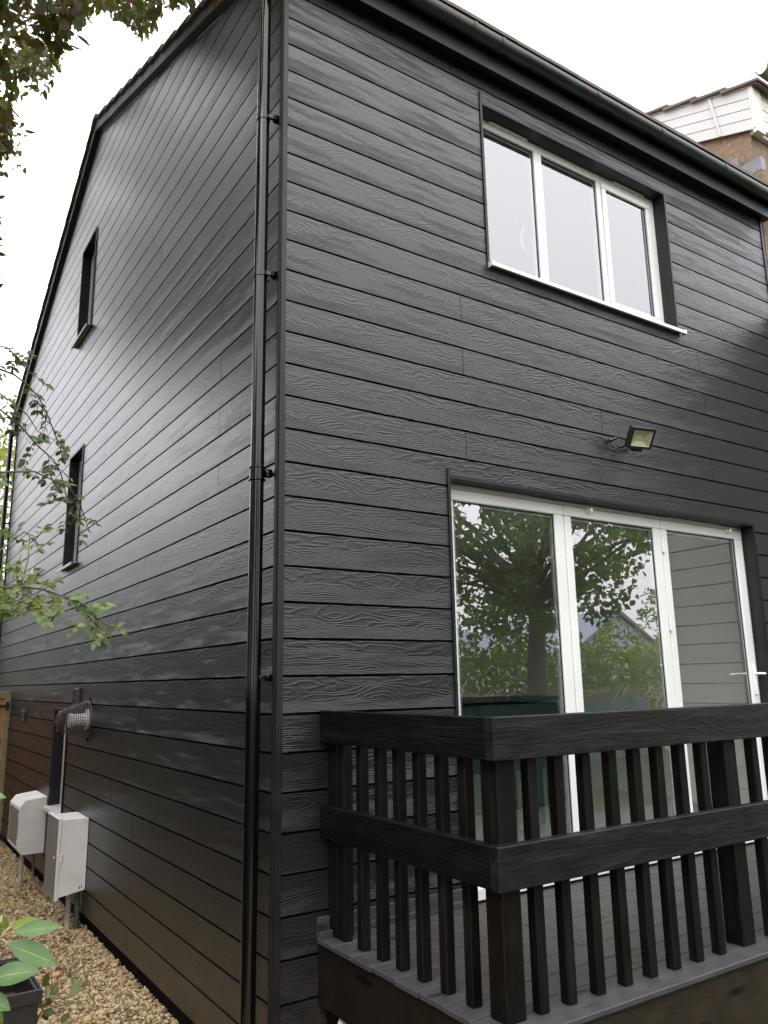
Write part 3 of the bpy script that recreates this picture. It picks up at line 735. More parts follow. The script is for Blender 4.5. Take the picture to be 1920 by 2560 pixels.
mb = MB(); n = len(mb.v); a_, b_ = hw-bz-.001, hh-bz-.001
for q, d in ((1, .010), (.40, -.024)):
    for sx, sy in ((-1,-1),(1,-1),(1,1),(-1,1)): mb.v.append(tuple(cen+rx*(a_*q*sx)+up*(b_*q*sy)+nrm*d))
for i in range(4): mb.face([n+i, n+(i+1) % 4, n+4+(i+1) % 4, n+4+i])
mb.face([n+4, n+5, n+6, n+7]); mb.build('reflector', LAMPR, fl)
mb = MB(); obox(mb, cen-nrm*.0238, rx, up, nrm, a_*.37, b_*.37, 0, .0015); mb.build('led_chip', plain('led_phosphor', (.75,.72,.55), .4), fl)
mb = MB(); obox(mb, cen+nrm*.0108, rx, up, nrm, a_, b_, 0, .0008); mb.build('lamp_glass', glass_mat('lamp_glass', 1.15), fl)
mb = MB()
bk = cen - nrm*.03
mb.box(2.655, 2.745, -.004, -.0003, 3.50, 3.53, .001)
for s_ in (-1, 1): mb.tube([bk+rx*(s_*.085)-up*.01+nrm*.015, Vector((2.70+s_*.042, -.06, 3.515)), Vector((2.70+s_*.042, -.004, 3.515))], .006, 8)
mb.build('bracket', LAMPB, fl)
mb = MB(); mb.tube([bk-up*.05, bk-up*.09-nrm*.02, Vector((2.60,-.06,3.47)), Vector((2.57,-.03,3.50)), Vector((2.55,-.006,3.56)), Vector((2.53,-.002,3.55))], .0045, 8)
mb.tube([(2.545,-.015,3.548),(2.59,-.04,3.565)], .011, 10)
mb.build('cable', LAMPB, fl, smooth=True)

# ------------------------------------------------------------------ deck
DZ = .751
dk = thing('deck', (2.6, -.7, 0), 'raised deck of grey boards in front of the bifold doors', 'deck')
mb = MB(); y = -.018; X0, X1 = .212, 4.93
edges = [-.018, -.165, -.330, -.495, -.660, -.825, -.990, -1.150]
for i, (ya, yb) in enumerate(zip(edges, edges[1:])):
    js = [X0+random.uniform(-.006, .004)] + ([2.35] if i % 2 else [1.12, 3.6]) + [X1]
    for p_, q_ in zip(js, js[1:]): mb.box(p_+.002, q_-.002, yb+.0035, ya-.0035, DZ-.022, DZ, .0025)
for p_, q_ in ((X0-.012, 1.70), (1.703, X1)): mb.box(p_, q_, -1.352, -1.153, DZ-.022, DZ, .003)
mb.build('deck_boards', DECK, dk)
mb = MB(); mb.box(.22, a0-.012, -.016, -.0008, DZ-.02, DZ+.085, .002); mb.box(.22, a0-.012, -.045, -.0165, DZ+.0005, DZ+.03, .002)
mb.build('edge_strip', DECK, dk)
mb = MB(); mb.box(.228, .252, -1.335, -.002, DZ-.285, DZ-.0225); mb.build('side_fascia', timber('fascia_y', (.008,.006,.0045), 'y', spec=.12, bump=.1), dk)
mb = MB(); mb.box(.228, X1, -1.345, -1.336, DZ-.030, DZ-.0225); mb.box(.252, X1, -1.338, -1.312, .02, DZ-.032, .003); mb.build('front_fascia', FASC, dk)
for x in (.27, 1.6, 3.0, 4.4):
    for yy in (-1.28, -.08):
        mb = MB(); mb.box(x, x+.09, yy-.02, yy+.07, -.05, DZ-.15); mb.build('support_post', TIM_Z, dk)
for yy in (-.35, -.75, -1.1):
    mb = MB(); mb.box(.26, X1, yy, yy+.045, DZ-.17, DZ-.0225); mb.build('joist', TIM_Z, dk)

# ------------------------------------------------------------------ railing
rl = thing('deck_railing', (.3, -1.25, DZ), 'black timber railing with square balusters round the deck', 'railing')
RT, RB2, MT, MBz = 1.782, 1.630, 1.338, 1.190
RX, RY, TK = .236, -1.305, .045
for zt_, zb_ in ((RT, RB2), (MT, MBz)):
    mb = MB(); mb.box(RX, RX+TK, RY+TK+.0005, -.003, zb_, zt_, .003); mb.build('rail', TIM_Y_SHADE, rl)
    mb = MB(); mb.box(RX-.001, 3.30, RY, RY+TK, zb_-.001, zt_+.001, .003); mb.build('rail', TIM_X, rl)
def post(x0, y0, s_, z1_, nm):
    mb = MB(); mb.box(x0, x0+s_, y0, y0+s_, DZ+.0005, z1_, .004); return mb.build(nm, TIM_Z, rl)
BI = RY+TK+.001
post(RX+TK+.001, BI, .092, RT-.006, 'post'); post(1.664, BI, .092, RT-.006, 'post'); post(3.2, BI, .092, RT-.006, 'post')
post(RX+TK+.001, -.094, .09, RT-.006, 'post')
b0 = post(RX+TK+.001, -.156, .046, RT-.012, 'baluster')
def cp(o, dx, dy):
    c = o.copy(); COL.objects.link(c); c.location = o.location+Vector((dx, dy, 0)); return c
for y in (-.31, -.468, -.615, -.766, -.92, -1.074): cp(b0, 0, y+.154)
bx = RX+TK+.001
for x in (.439, .580, .734, .887, 1.037, 1.184, 1.336, 1.490, 1.884, 2.035, 2.185, 2.335, 2.485, 2.635, 2.785, 2.935, 3.08): cp(b0, x-bx, BI+.154)
for x, z in ((.27, 1.745), (.295, 1.665), (1.56, 1.735), (1.70, 1.65), (1.60, 1.66), (1.72, 1.735), (.275, 1.31), (.29, 1.225), (1.70, 1.215), (1.73, 1.30)):
    mb = MB(); mb.tube([(x, RY-.0012, z), (x, RY+.001, z)], .0035, 8); mb.build('screw', IRON, rl)

# white tag under the deck
mb = MB(); mb.tube([(.285,-.14,.46),(.275,-.15,.455),(.262,-.165,.43),(.258,-.17,.38),(.262,-.168,.345)], [.003,.012,.022,.02,.004], 10)
tag(mb.build('cable_tie_bag', UPVCW, smooth=True), 'small crumpled white plastic scrap hanging under the deck edge', 'plastic scrap')

# ------------------------------------------------------------------ meter boxes
mA = thing('meter_box', (-.12, 5.5, 0), 'white gas meter box with chamfered edges, farther from the camera, by the gate', 'meter box', 'meter boxes on the side wall')
def box_a():
    y0_, y1_ = 5.20, 5.78; prof = [(-.004,.86),(-.20,.835),(-.25,.775),(-.25,.395),(-.205,.335),(-.004,.335)]
    mb = MB(); mb.prism(prof, (0,y0_,0), (1,0,0), (0,0,1), (0,1,0), 0, y1_-y0_); b = mb.build('case', MBOX, mA)
    mb = MB(); mb.box(-.253, -.2502, y0_+.035, y1_-.035, .42, .75); mb.build('door', MBOXD, mA)
    for z in (.46, .70):
        mb = MB(); mb.box(-.256, -.2505, y0_+.02, y0_+.034, z-.012, z+.012); mb.build('hinge', MBOX, mA)
    mb = MB(); mb.tube([(-.17,5.36,.335),(-.17,5.36,-.02)], .021, 14); mb.build('pipe', PVCG, mA, smooth=True)
    mb = MB(); mb.tube([(-.06,5.36,.34),(-.06,5.36,.16),(-.06,5.33,.09),(-.055,5.22,.06),(-.05,4.6,.05)], .013, 10); mb.build('pipe', COPPER, mA, smooth=True)
box_a()
mBx = thing('meter_box', (-.12, 3.7, 0), 'tall white electricity meter box with a handle and rust specks, nearer the camera', 'meter box', 'meter boxes on the side wall')
y0_, y1_ = 3.49, 3.90
mb = MB(); mb.prism([(-.004,.868),(-.205,.868),(-.205,.290),(-.004,.325)], (0,y0_,0), (1,0,0), (0,0,1), (0,1,0), 0, y1_-y0_); mb.build('case', MBOX, mBx)
mb = MB(); mb.box(-.212, -.2055, y0_-.006, y1_+.006, .268, .885, .002); mb.box(-.236, -.2125, y0_-.006, y1_+.006, .268, .885, .004); mb.build('door', MBOX, mBx)
mb = MB(); mb.box(-.2405, -.2362, y0_-.002, y1_-.01, .275, .878); mb.build('door_panel', MBOXD, mBx)
mb = MB(); mb.box(-.207, -.192, y0_-.014, y0_-.0005, .55, .62, .003); mb.build('lock', MBOX, mBx); mb = MB(); mb.tube([(-.236,y0_+.05,.585),(-.25,y0_+.05,.585)], .008, 10); mb.build('handle', MBOX, mBx)
for x, z, w_, h_ in ((-.045,.345,.010,.022),(-.03,.352,.006,.026),(-.06,.40,.008,.003),(-.075,.43,.003,.01),(-.022,.84,.02,.003)):
    mb = MB(); mb.box(x-w_/2, x+w_/2, y0_-.0012, y0_+.001, z-h_/2, z+h_/2); mb.build('rust_speck', COPPER, mBx)
mb = MB(); mb.tube([(-.085,3.66,.33),(-.085,3.66,-.02)], .022, 14); mb.build('pipe', PVCG, mBx, smooth=True)
mb = MB(); mb.tube([(-.03,3.60,.34),(-.03,3.60,-.02)], .02, 12)
for z in (.10, .17, .24): mb.tube([(-.03,3.60,z-.012),(-.03,3.60,z+.012)], .025, 12)
mb.build('conduit', plain('dirty_conduit', (.07,.09,.06), .7, var=.4, vscale=30), mBx, smooth=True)

# ------------------------------------------------------------------ flue and its guard
fg = thing('flue_guard', (0, 3.72, 1.64), 'brown wire basket guarding the white boiler flue on the side wall', 'flue guard')
mb = MB(); c0, c1 = Vector((-.012, 3.72, 1.645)), Vector((-.235, 3.76, 1.635)); r0, r1 = .155, .080
def ringpts(t, r=None):
    c = c0.lerp(c1, t); r = r if r is not None else r0+(r1-r0)*t**1.3
    return [c+Vector((0, math.cos(a)*r, math.sin(a)*r)) for a in [2*math.pi*i/36 for i in range(37)]]
for t in np.linspace(0, 1, 15): mb.tube(ringpts(t), .0024 if 0 < t < 1 else .0055, 5, False)
for i in range(36):
    mb.tube([ringpts(t)[i] for t in (0, .25, .5, .75, 1)] + [c1+(ringpts(1)[i]-c1)*.5+Vector((-.02,0,0)), c1+Vector((-.03,0,0))], .0016, 4, False)
for rr in (.03, .06): mb.tube(ringpts(1.05, rr), .002, 4, False)
mb.build('wire_basket', WIRE, fg)
mb = MB(); mb.tube([(-.003,3.72,1.645),(-.02,3.72,1.645),(-.021,3.72,1.645),(-.13,3.72,1.64)], [.085,.085,.052,.052], 20); mb.tube([(-.13,3.72,1.64),(-.135,3.72,1.64),(-.16,3.72,1.64),(-.165,3.72,1.64)], [.052,.060,.060,.03], 20)
mb.build('flue', FLUE, fg, smooth=True)
for z in (1.645+.165, 1.645-.165):
    mb = MB(); mb.box(-.012, -.0008, 3.70, 3.735, z-.02, z+.02, .002); mb.tube([(-.012,3.718,z),(-.02,3.718,z)], .007, 8)
    mb.build('lug', IRON, fg)

# ------------------------------------------------------------------ side gate at the end of the path
gt = thing('side_gate', (-.6, 7.95, 0), 'wooden side gate with a pale treated frame and orange boards', 'gate')
mb = MB(); mb.box(-.075, -.014, 7.90, 7.97, -.05, 1.885, .003); mb.box(-1.2, -1.12, 7.90, 7.97, -.05, 1.885, .003); mb.box(-1.1195, -.0755, 7.90, 7.97, 1.80, 1.885, .003); mb.build('gate_frame', GATEF, gt)
mb = MB()
for i in range(8): mb.box(-1.115+i*.1295, -1.115+i*.1295+.126, 7.92, 7.94, .06, 1.77, .002)
mb.build('boards', GATEB, gt)
mb = MB(); mb.box(-.40, -.02, 7.890, 7.899, 1.675, 1.715, .001); mb.box(-.068, -.03, 7.887, 7.8895, 1.64, 1.75, .001); mb.build('hinge', IRON, gt)

# ------------------------------------------------------------------ neighbour's brick house (party wall above our roof)
nh = thing('neighbouring_house', (7, 4, 0), 'brown brick terraced house with white shiplap gable trim next door', 'house')
NX, NY = 5.03, .035
NS = .40
mb = MB()
uvf = lambda a, b: (a, b)
mb.prism([(NX+.002, -.1), (11, -.1), (11, 7.12), (NX+.002, 7.12)], (0,NY,0), (1,0,0), (0,0,1), (0,-1,0), -.2, 0, uv=uvf)
mb.prism([(NY+.0015, 5.9), (9.4, 5.9), (9.4, 6.3), (5.2, 7.12+NS*5.1), (NY+.0015, 7.12)], (NX,0,0), (0,1,0), (0,0,1), (-1,0,0), -.19, 0, uv=lambda a, b: (a+.11, b))
mb.build('brick_wall', BRICK, nh)
mb = MB()      # shiplap boards on the side, following the roof slope
bt = lambda y: 7.12+NS*(y-.05)
for i in range(4):
    z0_, z1_ = i*.113, (i+1)*.113-.010
    mb.prism([(-.05, bt(-.05)+z0_), (5.0, bt(5.0)+z0_), (5.0, bt(5.0)+z1_), (-.05, bt(-.05)+z1_)], (NX,0,0), (0,1,0), (0,0,1), (-1,0,0), .001, .030)
    mb.prism([(-.05, bt(-.05)+z1_), (5.0, bt(5.0)+z1_), (5.0, bt(5.0)+z1_+.010), (-.05, bt(-.05)+z1_+.010)], (NX,0,0), (0,1,0), (0,0,1), (-1,0,0), .001, .022)
mb.prism([(-.052, bt(-.05)-.012), (5.0, bt(5.0)-.012), (5.0, bt(5.0)+.004), (-.052, bt(-.05)+.004)], (NX,0,0), (0,1,0), (0,0,1), (-1,0,0), .0305, .036)
mb.prism([(-.052, bt(-.05)+.445), (5.0, bt(5.0)+.445), (5.0, bt(5.0)+.462), (-.052, bt(-.05)+.462)], (NX,0,0), (0,1,0), (0,0,1), (-1,0,0), .0305, .038)
y_ = .30; mb.prism([(y_, bt(y_)-.01), (y_+.03, bt(y_)-.0), (y_+.105, bt(y_+.08)+.45), (y_+.075, bt(y_+.08)+.44)], (NX,0,0), (0,1,0), (0,0,1), (-1,0,0), .0385, .044)
mb.build('shiplap_trim', UPVCW, nh)
mb = MB()
for i in range(4):
    z0_ = 7.10+i*.125; mb.box(NX+.10, 11, -.045, -.012, z0_, z0_+.115, .002); mb.box(NX+.10, 11, -.035, -.012, z0_+.1151, z0_+.1249)
mb.box(NX-.036, NX+.099, -.060, -.012, 7.04, 7.60, .002)
mb.box(NX, 11, -.0119, .034, 7.06, 7.60)
mb.build('front_cladding', plain('cream_upvc', (.60,.57,.50), .45, var=.08), nh)
mb = MB(); roof_slope(mb, -.14, bt(-.14)+.475, NS, 15, .33, NX-.07, 9.5)
mb.prism([(-.12, bt(-.12)+.463), (5.0, bt(5)+.463), (5.0, bt(5)+.50), (-.12, bt(-.12)+.50)], (NX-.055,0,0), (0,1,0), (0,0,1), (1,0,0), 0, .5)
mb.build('roof', ROOFT, nh)
mb = MB(); gutter(mb, (NX-.03, -.165, 7.66), 11, .065, 12, .006); mb.build('gutter', plain('mossy_gutter', (.17,.17,.12), .8, var=.5, vscale=14), nh, smooth=True)
mb = MB()
mb.box(NX-.075, NX-.001, -.07, .16, 6.595, 6.74, .004); mb.box(NX-.078, NX-.001, .1605, .42, 6.70, 6.86, .004)
for i in range(10):
    y_ = .42+i*.3; mb.box(NX-.020, NX-.001, y_, y_+.298, zf(y_)+.15, zf(y_)+.42, .002)
mb.prism([(-.1, zf(-.1)+.028), (4.6, zf(4.6)+.028), (4.6, zf(4.6)+.2), (-.1, zf(-.1)+.16)], (NX,0,0), (0,1,0), (0,0,1), (-1,0,0), .021, .026)
mb.build('lead_flashing', LEAD, nh)
mb = MB(); mb.prism([(NX-.074, 6.2), (NX+.11, 6.2), (NX+.11, 6.594), (NX-.074, 6.594)], (0,-.068,0), (1,0,0), (0,0,1), (0,-1,0), -.22, 0, uv=uvf); mb.build('corbel', BRICK, nh)
for x, z in ((5.20,7.27),(5.26,7.25),(5.32,7.28),(5.22,7.15),(5.28,7.16)):
    mb = MB(); mb.tube([(x,-.047,z),(x,-.044,z)], .008, 8); mb.build('screw', LEAD, nh)

# side return of pale boards at the right end of the deck: seen only as the reflection in the last door pane
sc = thing('privacy_screen', (4.97, -.65, 0), 'pale boarded privacy screen beyond the right end of the deck', 'screen')
mb = MB()
for i in range(24): mb.box(4.945, 4.975, -1.28, -.01, .76+i*.182, .76+i*.182+.174, .002)
mb.build('boards', CREAM, sc)
mb = MB(); mb.box(4.976, 5.03, -1.26, -1.18, 0, 5.10); mb.box(4.976, 5.03, -.12, -.04, 0, 5.10); mb.box(4.9755, 4.99, -1.28, -.01, .0, 5.12); mb.build('post', CREAM, sc)

# ------------------------------------------------------------------ interior furniture behind the doors
isl = thing('kitchen_island', (2.6, 2.2, .8), 'teal kitchen island with an oak slatted end, indoors', 'kitchen island')
mb = MB(); mb.box(2.05, 3.9, 1.9, 2.6, .81, 1.70, .003); mb.build('cabinet', TEAL, isl)
mb = MB()
for i in range(7): mb.box(1.75+i*.04, 1.785+i*.04, 1.9, 2.6, .81, 1.72)
mb.build('end_panel', OAK, isl)
mb = MB(); mb.box(1.70, 3.95, 1.85, 2.65, 1.725, 1.76, .004); mb.build('worktop', TEAL, isl)
cb = thing('sideboard', (1.0, 3.0, .8), 'pale blue sideboard standing inside the doors', 'sideboard')
mb = MB(); mb.box(.5, 1.35, 2.2, 2.65, .95, 1.65, .004); mb.build('cabinet', BLUE, cb)
mb = MB(); mb.box(.48, 1.37, 2.18, 2.67, 1.655, 1.69, .003); mb.box(.52, 1.33, 2.22, 2.63, .81, .945); mb.build('top', OAK, cb)

# ------------------------------------------------------------------ foliage
def leaf_cloud(pos, size, seed, droop=0.0, aspect=.5, nrm=None):
    """folded leaves at the given points"""
    rs = np.random.RandomState(seed); n = len(pos)
    Lf = size*rs.uniform(.7, 1.3, (n,1)); W = Lf*aspect*rs.uniform(.8, 1.2, (n,1))
    d = rs.normal(size=(n,3)); d[:,2] -= droop; d /= np.linalg.norm(d, axis=1, keepdims=True)
    q = rs.normal(size=(n,3)); s = np.cross(d, q); s /= np.linalg.norm(s, axis=1, keepdims=True); u = np.cross(s, d)
    base = pos; mid = pos+d*Lf*.5+u*Lf*-.10; tip = pos+d*Lf+u*Lf*-.22
    l1 = pos+d*Lf*.25+s*W*.40; r1 = pos+d*Lf*.25-s*W*.40; l2 = pos+d*Lf*.62+s*W*.42-u*Lf*.05; r2 = pos+d*Lf*.62-s*W*.42-u*Lf*.05
    V = np.stack([base, l1, l2, tip, r2, r1, mid], 1)
    T = np.array([(0,1,6),(1,2,6),(2,3,6),(3,4,6),(4,5,6),(5,0,6)])
    F = (T[None]+7*np.arange(n)[:,None,None]).reshape(-1,3)
    return V.reshape(-1,3), F, np.repeat(rs.uniform(0,1,n), 7)
def clumps(center, radii, nclump, per, cr, seed, hollow=.45):
    rs = np.random.RandomState(seed)
    c = rs.normal(size=(nclump,3)); c /= np.linalg.norm(c, axis=1, keepdims=True); c *= rs.uniform(hollow, 1, (nclump,1))**.6
    c = np.array(center)+c*np.array(radii)
    r = cr*rs.uniform(.5, 1.4, nclump)
    p = rs.normal(size=(nclump, per, 3)); p /= np.linalg.norm(p, axis=2, keepdims=True); p *= rs.uniform(.2, 1, (nclump, per, 1))**.5
    p[:,:,2] *= .75
    return c, (c[:,None]+p*r[:,None,None]).reshape(-1,3)
def tree(name, base, center, radii, nclump, per, cr, leaf, mat, seed, label, trunk_r=.16, keep=None, droop=.4, aspect=.5, cat='tree', group=None, limbs=40):
    t = thing(name, base, label, cat, group)
    c, pts = clumps(center, radii, nclump, per, cr, seed)
    if keep is not None: pts = pts[keep(pts)]; c = c[keep(c, 40)]
    V, F, R = leaf_cloud(pts, leaf, seed+1, droop, aspect)
    tri_mesh('crown', V, F, R, mat, t)
    rs = random.Random(seed); mb = MB(); b = Vector(base); ce = Vector(center)
    fork = b.lerp(ce, .55) if b.xy != ce.xy else Vector((b.x, b.y, (b.z+ce.z)*.5))
    m1 = b.lerp(fork, .5)+Vector((rs.uniform(-.1,.1), rs.uniform(-.1,.1), 0))
    mb.tube([b, m1, fork, fork.lerp(ce, .6)], [trunk_r, trunk_r*.8, trunk_r*.62, trunk_r*.3], 12)
    for q in c[:limbs]:
        q = Vector(q); s0 = fork.lerp(ce, rs.uniform(0, .5)); mm = s0.lerp(q, .5)+Vector((rs.uniform(-.15,.15), rs.uniform(-.15,.15), rs.uniform(-.05,.2)))
        mb.tube([s0, mm, q], [trunk_r*.28, trunk_r*.14, .008], 6)
    mb.build('trunk', BARK, t, smooth=True)
    return t
# overhanging tree, top left: its crown reaches over the path but keeps clear of most of the view
BX = np.array([-400, 0, 45, 105, 139, 150, 172, 193, 214, 229, 256, 277, 301, 331, 361, 380, 400, 422, 497, 520, 2400])
BY = np.array([ 230, 215, 190, 190, 175, 120, 80, 52, 55, 15, 28, 30, 46, 54, 100, 60, 28, 14, 6, -30, -30])
def keep_top(Pn, margin=0):
    u, v, ins = project(Pn); lim = np.interp(u, BX, BY)-margin
    rs = np.random.RandomState(5)
    inframe = ins & (u > -12) & (u < 1930) & (v > -14) & (v < 2570)
    ok = (v < lim) | (~inframe)
    if margin == 0:
        stray = (u < 190) & (v < lim+45) & (rs.uniform(size=len(u)) < .18)
        stray2 = (u < 30) & (v > 250) & (v < 375) & (rs.uniform(size=len(u)) < .8)
        stray3 = (u > 340) & (u < 400) & (v < lim+22) & (rs.uniform(size=len(u)) < .25)
        stray4 = (u < 70) & (v > 300) & (v < 430) & (rs.uniform(size=len(u)) < .04)
        ok = ok | stray | stray2 | stray3 | stray4
    return ok & ~((Pn[:,0] > -.14) & (Pn[:,2] < 9.5))
tree('plum_tree', (-3.6, 4.6, 0), (-2.1, 3.1, 8.5), (2.9, 5.2, 3.5), 660, 210, .42, .082, LEAF_TREE, 21,
     'dark green and bronze leaved tree hanging over the gable from the left', .2, keep_top, .9, .52)

# ---- rose briars reaching in from the left edge
rb = thing('rose_bush', (-1.75, 1.3, 0), 'long briar stems with small light green leaves reaching across the side wall', 'rose bush')
def leafmesh(leaves):
    """leaves: list of (base, dir, normal, length, width, rnd, curl) -> smooth little leaf blades"""
    Vs, Fs, Rs = [], [], []
    ts = [0, .15, .35, .6, .82, 1.0]; ws = [0, .55, .95, .9, .5, 0]
    for b, d, nn, ln, wd, rr, curl in leaves:
        d = d.normalized(); s = d.cross(nn)
        if s.length < 1e-4: s = d.orthogonal()
        s.normalize(); u = s.cross(d).normalized(); n0 = len(Vs)
        for t, w_ in zip(ts, ws):
            c = b+d*(ln*t)-u*(ln*curl*t*t); wv = s*(wd*.5*w_)
            Vs += [tuple(c-wv+u*(wd*.12*w_)), tuple(c), tuple(c+wv+u*(wd*.12*w_))]
        for i in range(5):
            a = n0+3*i
            Fs += [(a, a+1, a+4), (a, a+4, a+3), (a+1, a+2, a+5), (a+1, a+5, a+4)]
        Rs += [rr]*18
    return np.array(Vs), np.array(Fs), np.array(Rs)
def add_veins(o, nleaf):
    me = o.data
    a = me.attributes.new('across', 'FLOAT', 'POINT'); a.data.foreach_set('value', np.tile(np.array([-1., 0., 1.]*6, dtype=np.float32), nleaf))
    a = me.attributes.new('along', 'FLOAT', 'POINT'); a.data.foreach_set('value', np.tile(np.repeat(np.array([0, .15, .35, .6, .82, 1.0], dtype=np.float32), 3), nleaf))
def sprig(p, d, size, n, out_, rs, bright):
    d = d.normalized(); side = d.cross(Vector((0,0,1)))
    if side.length < .1: side = Vector((1,0,0))
    side.normalize(); nv = Vector((rs.uniform(-.8,.8), rs.uniform(-1.4,-.2), rs.uniform(.2,1.2)))
    stem = [p]
    for i in range(n):
        q = p+d*(size*1.0*(i+1)); q.z -= size*.12*(i+1)**1.3; stem.append(q)
        for sg in ((-1, 1) if i < n-1 else (-1, 1, 0)):
            dd = (d*(.7 if sg else 1.4)+side*sg*1.0+Vector((rs.uniform(-.25,.25), rs.uniform(-.3,.3), rs.uniform(-.45,.2))))
            n2 = nv+Vector((rs.uniform(-.5,.5), rs.uniform(-.5,.5), rs.uniform(-.3,.3)))
            out_.append((q, dd, n2, size*rs.uniform(1.1,1.6), size*rs.uniform(.6,.85), min(1, max(0, bright+rs.uniform(-.25,.25))), rs.uniform(.05,.3)))
    return stem
rs = random.Random(4)
stems = [  # photo pixels, start depth, end depth, leaf density, leaf size, brightness
 ([(-160,960),(-60,985),(0,1024),(47,1060),(94,1114),(134,1150),(152,1183),(163,1226),(168,1255),(166,1306)], 3.3, 3.9, 15, .028, .2),
 ([(-120,880),(-20,915),(36,937),(69,963),(98,995),(119,1038),(137,1085),(152,1125),(159,1158)], 3.3, 3.8, 14, .028, .2),
 ([(-120,930),(-40,960),(0,984),(40,1013),(69,1038),(94,1078),(137,1100)], 3.5, 3.8, 8, .026, .25),
 ([(-140,1190),(-40,1183),(36,1179),(87,1179),(134,1201),(173,1219),(197,1252),(210,1288),(224,1331)], 3.2, 3.8, 16, .029, .3),
 ([(-160,1445),(-60,1460),(22,1469),(72,1469),(108,1474),(155,1490),(202,1508),(249,1552),(285,1575)], 2.9, 3.3, 30, .034, .62),
 ([(-100,1530),(-30,1512),(43,1501),(83,1516)], 2.9, 3.0, 10, .032, .7),
 ([(-120,1420),(-30,1400),(30,1352),(60,1330),(95,1345)], 3.1, 3.3, 8, .028, .45),
 ([(-90,850),(-30,858),(20,870),(45,900),(75,935)], 3.2, 3.3, 8, .030, .2),
 ([(-90,1560),(-30,1540),(20,1520),(50,1470),(70,1400),(75,1340)], 3.0, 3.2, 10, .030, .5)]
lv = []; mb = MB(); tw = MB()
for pts, t0_, t1_, dens, size, br_ in stems:
    k = len(pts); P3 = [camray(u, v, t0_+(t1_-t0_)*i/(k-1)) for i, (u, v) in enumerate(pts)]
    root = Vector((-1.75+rs.uniform(-.1,.1), 1.3+rs.uniform(-.1,.1), 0)); a = P3[0]
    lead = [root, root.lerp(a, .35)+Vector((-.1,0,.5)), root.lerp(a, .75)+Vector((-.05,0,.25))]
    allp = lead+P3; rr = [.006*(1-i/(len(allp)))+.0012 for i in range(len(allp))]
    mb.tube(allp, rr, 6)
    for j in range(dens):
        f = (j+rs.random())/dens*(k-1); i = min(int(f), k-2); q = P3[i].lerp(P3[i+1], f-i)
        tang = (P3[i+1]-P3[i]).normalized(); d = tang*rs.uniform(0,.9)+Vector((rs.uniform(-.8,.8), rs.uniform(-.8,.8), rs.uniform(-.8,.6)))
        st = sprig(q, d, size*rs.uniform(.7,1.15), rs.choice((2,3,3)), lv, rs, br_)
        tw.tube(st, .0013, 4, False)
for u_, v_, n_ in ((25,1420,7),(40,1480,8),(15,1540,7),(140,1490,5),(155,1530,6),(195,1500,5),(225,1555,4),(30,1385,4),(265,1570,2),(5,1500,5),(62,1505,3)):
    for j in range(n_):
        if rs.random() < .58: continue
        q = camray(u_+rs.uniform(-26,26), v_+rs.uniform(-20,20), 3.0+rs.uniform(-.15,.2))
        st = sprig(q, Vector((rs.uniform(-1,1), rs.uniform(-.8,.5), rs.uniform(-.7,.7))), .024, rs.choice((2,3)), lv, rs, .65); tw.tube(st, .0013, 4, False)
V, F, R = leafmesh(lv); tri_mesh('foliage', V, F, R, LEAF_ROSE, rb, True)
mb.v, n_ = mb.v+tw.v, len(mb.v)
for f_ in tw.f: mb.face([n_+i_ for i_ in f_])
mb.build('stem', STEM, rb, smooth=True)

# ---- black planter with an evergreen shrub, bottom left
pt = thing('planter', (-1.0, .62, 0), 'black square plastic planter filled with brown soil, bottom left corner', 'planter')
mb = MB(); px0, px1, py0, py1, pz = -1.40, -.905, .45, .95, .63
mb.box(px0, px1, py0, py0+.015, 0, pz, .003); mb.box(px0, px1, py1-.015, py1, 0, pz, .003); mb.box(px0, px0+.015, py0+.0155, py1-.0155, 0, pz, .003); mb.box(px1-.015, px1, py0+.0155, py1-.0155, 0, pz, .003)
mb.box(px0-.012, px1+.012, py0-.012, py0+.0, pz-.05, pz+.006, .003); mb.box(px1+.0005, px1+.012, py0, py1, pz-.05, pz+.006, .003); mb.box(px0-.012, px1+.012, py1+.0, py1+.012, pz-.05, pz+.006, .003)
mb.build('box', POTM, pt)
mb = MB(); mb.box(px0+.016, px1-.016, py0+.016, py1-.016, .1, pz-.14); mb.build('soil', SOIL, pt)
sh = thing('rhododendron', (-1.15, .7, .5), 'shrub with long glossy green leaves growing from the black planter', 'shrub')
big = [  # base px, tip px, width px, depth, rnd
 ((33,2331),(155,2312),40,2.1,.5),((19,2358),(147,2412),54,2.08,.3),((-32,2446),(99,2424),58,2.0,.35),((26,2318),(99,2298),30,2.2,.95),((4,2290),(18,2322),20,2.2,.95),
 ((-45,2486),(27,2524),44,2.0,.4),((-50,1985),(15,1992),26,2.1,.6),((-20,2352),(-70,2300),40,2.1,.5),((-10,2350),(-60,2420),44,2.1,.4),((2,2345),(-40,2260),30,2.15,.6),((-60,2480),(-140,2520),44,2.05,.4),((-60,2460),(-120,2400),44,2.05,.5),
 ((-20,2520),(10,2560),24,2.0,.8)]
lv = []; mb = MB(); hub = camray(-5, 2350, 2.14); hub2 = camray(-55, 2470, 2.05); hub3 = camray(-60, 1990, 2.1); root = Vector((-1.15,.7,.48))
for bpx, tpx, wpx, t, rr in big:
    b = camray(*bpx, t); tp = camray(*tpx, t+rs.uniform(-.02,.05)); ln = (tp-b).length
    nn = (Vector(CAM)-b).normalized()+Vector((0,0,.5))+Vector((rs.uniform(-.2,.2),0,0))
    lv.append((b, tp-b, nn, ln, wpx/FPX*t*1.08, rr, .06))
    h = hub3 if bpx[1] < 2100 else (hub2 if bpx[0] < -25 and bpx[1] > 2430 else hub)
    mb.tube([h, h.lerp(b, .5)+Vector((0,0,.004)), b], .003, 6)
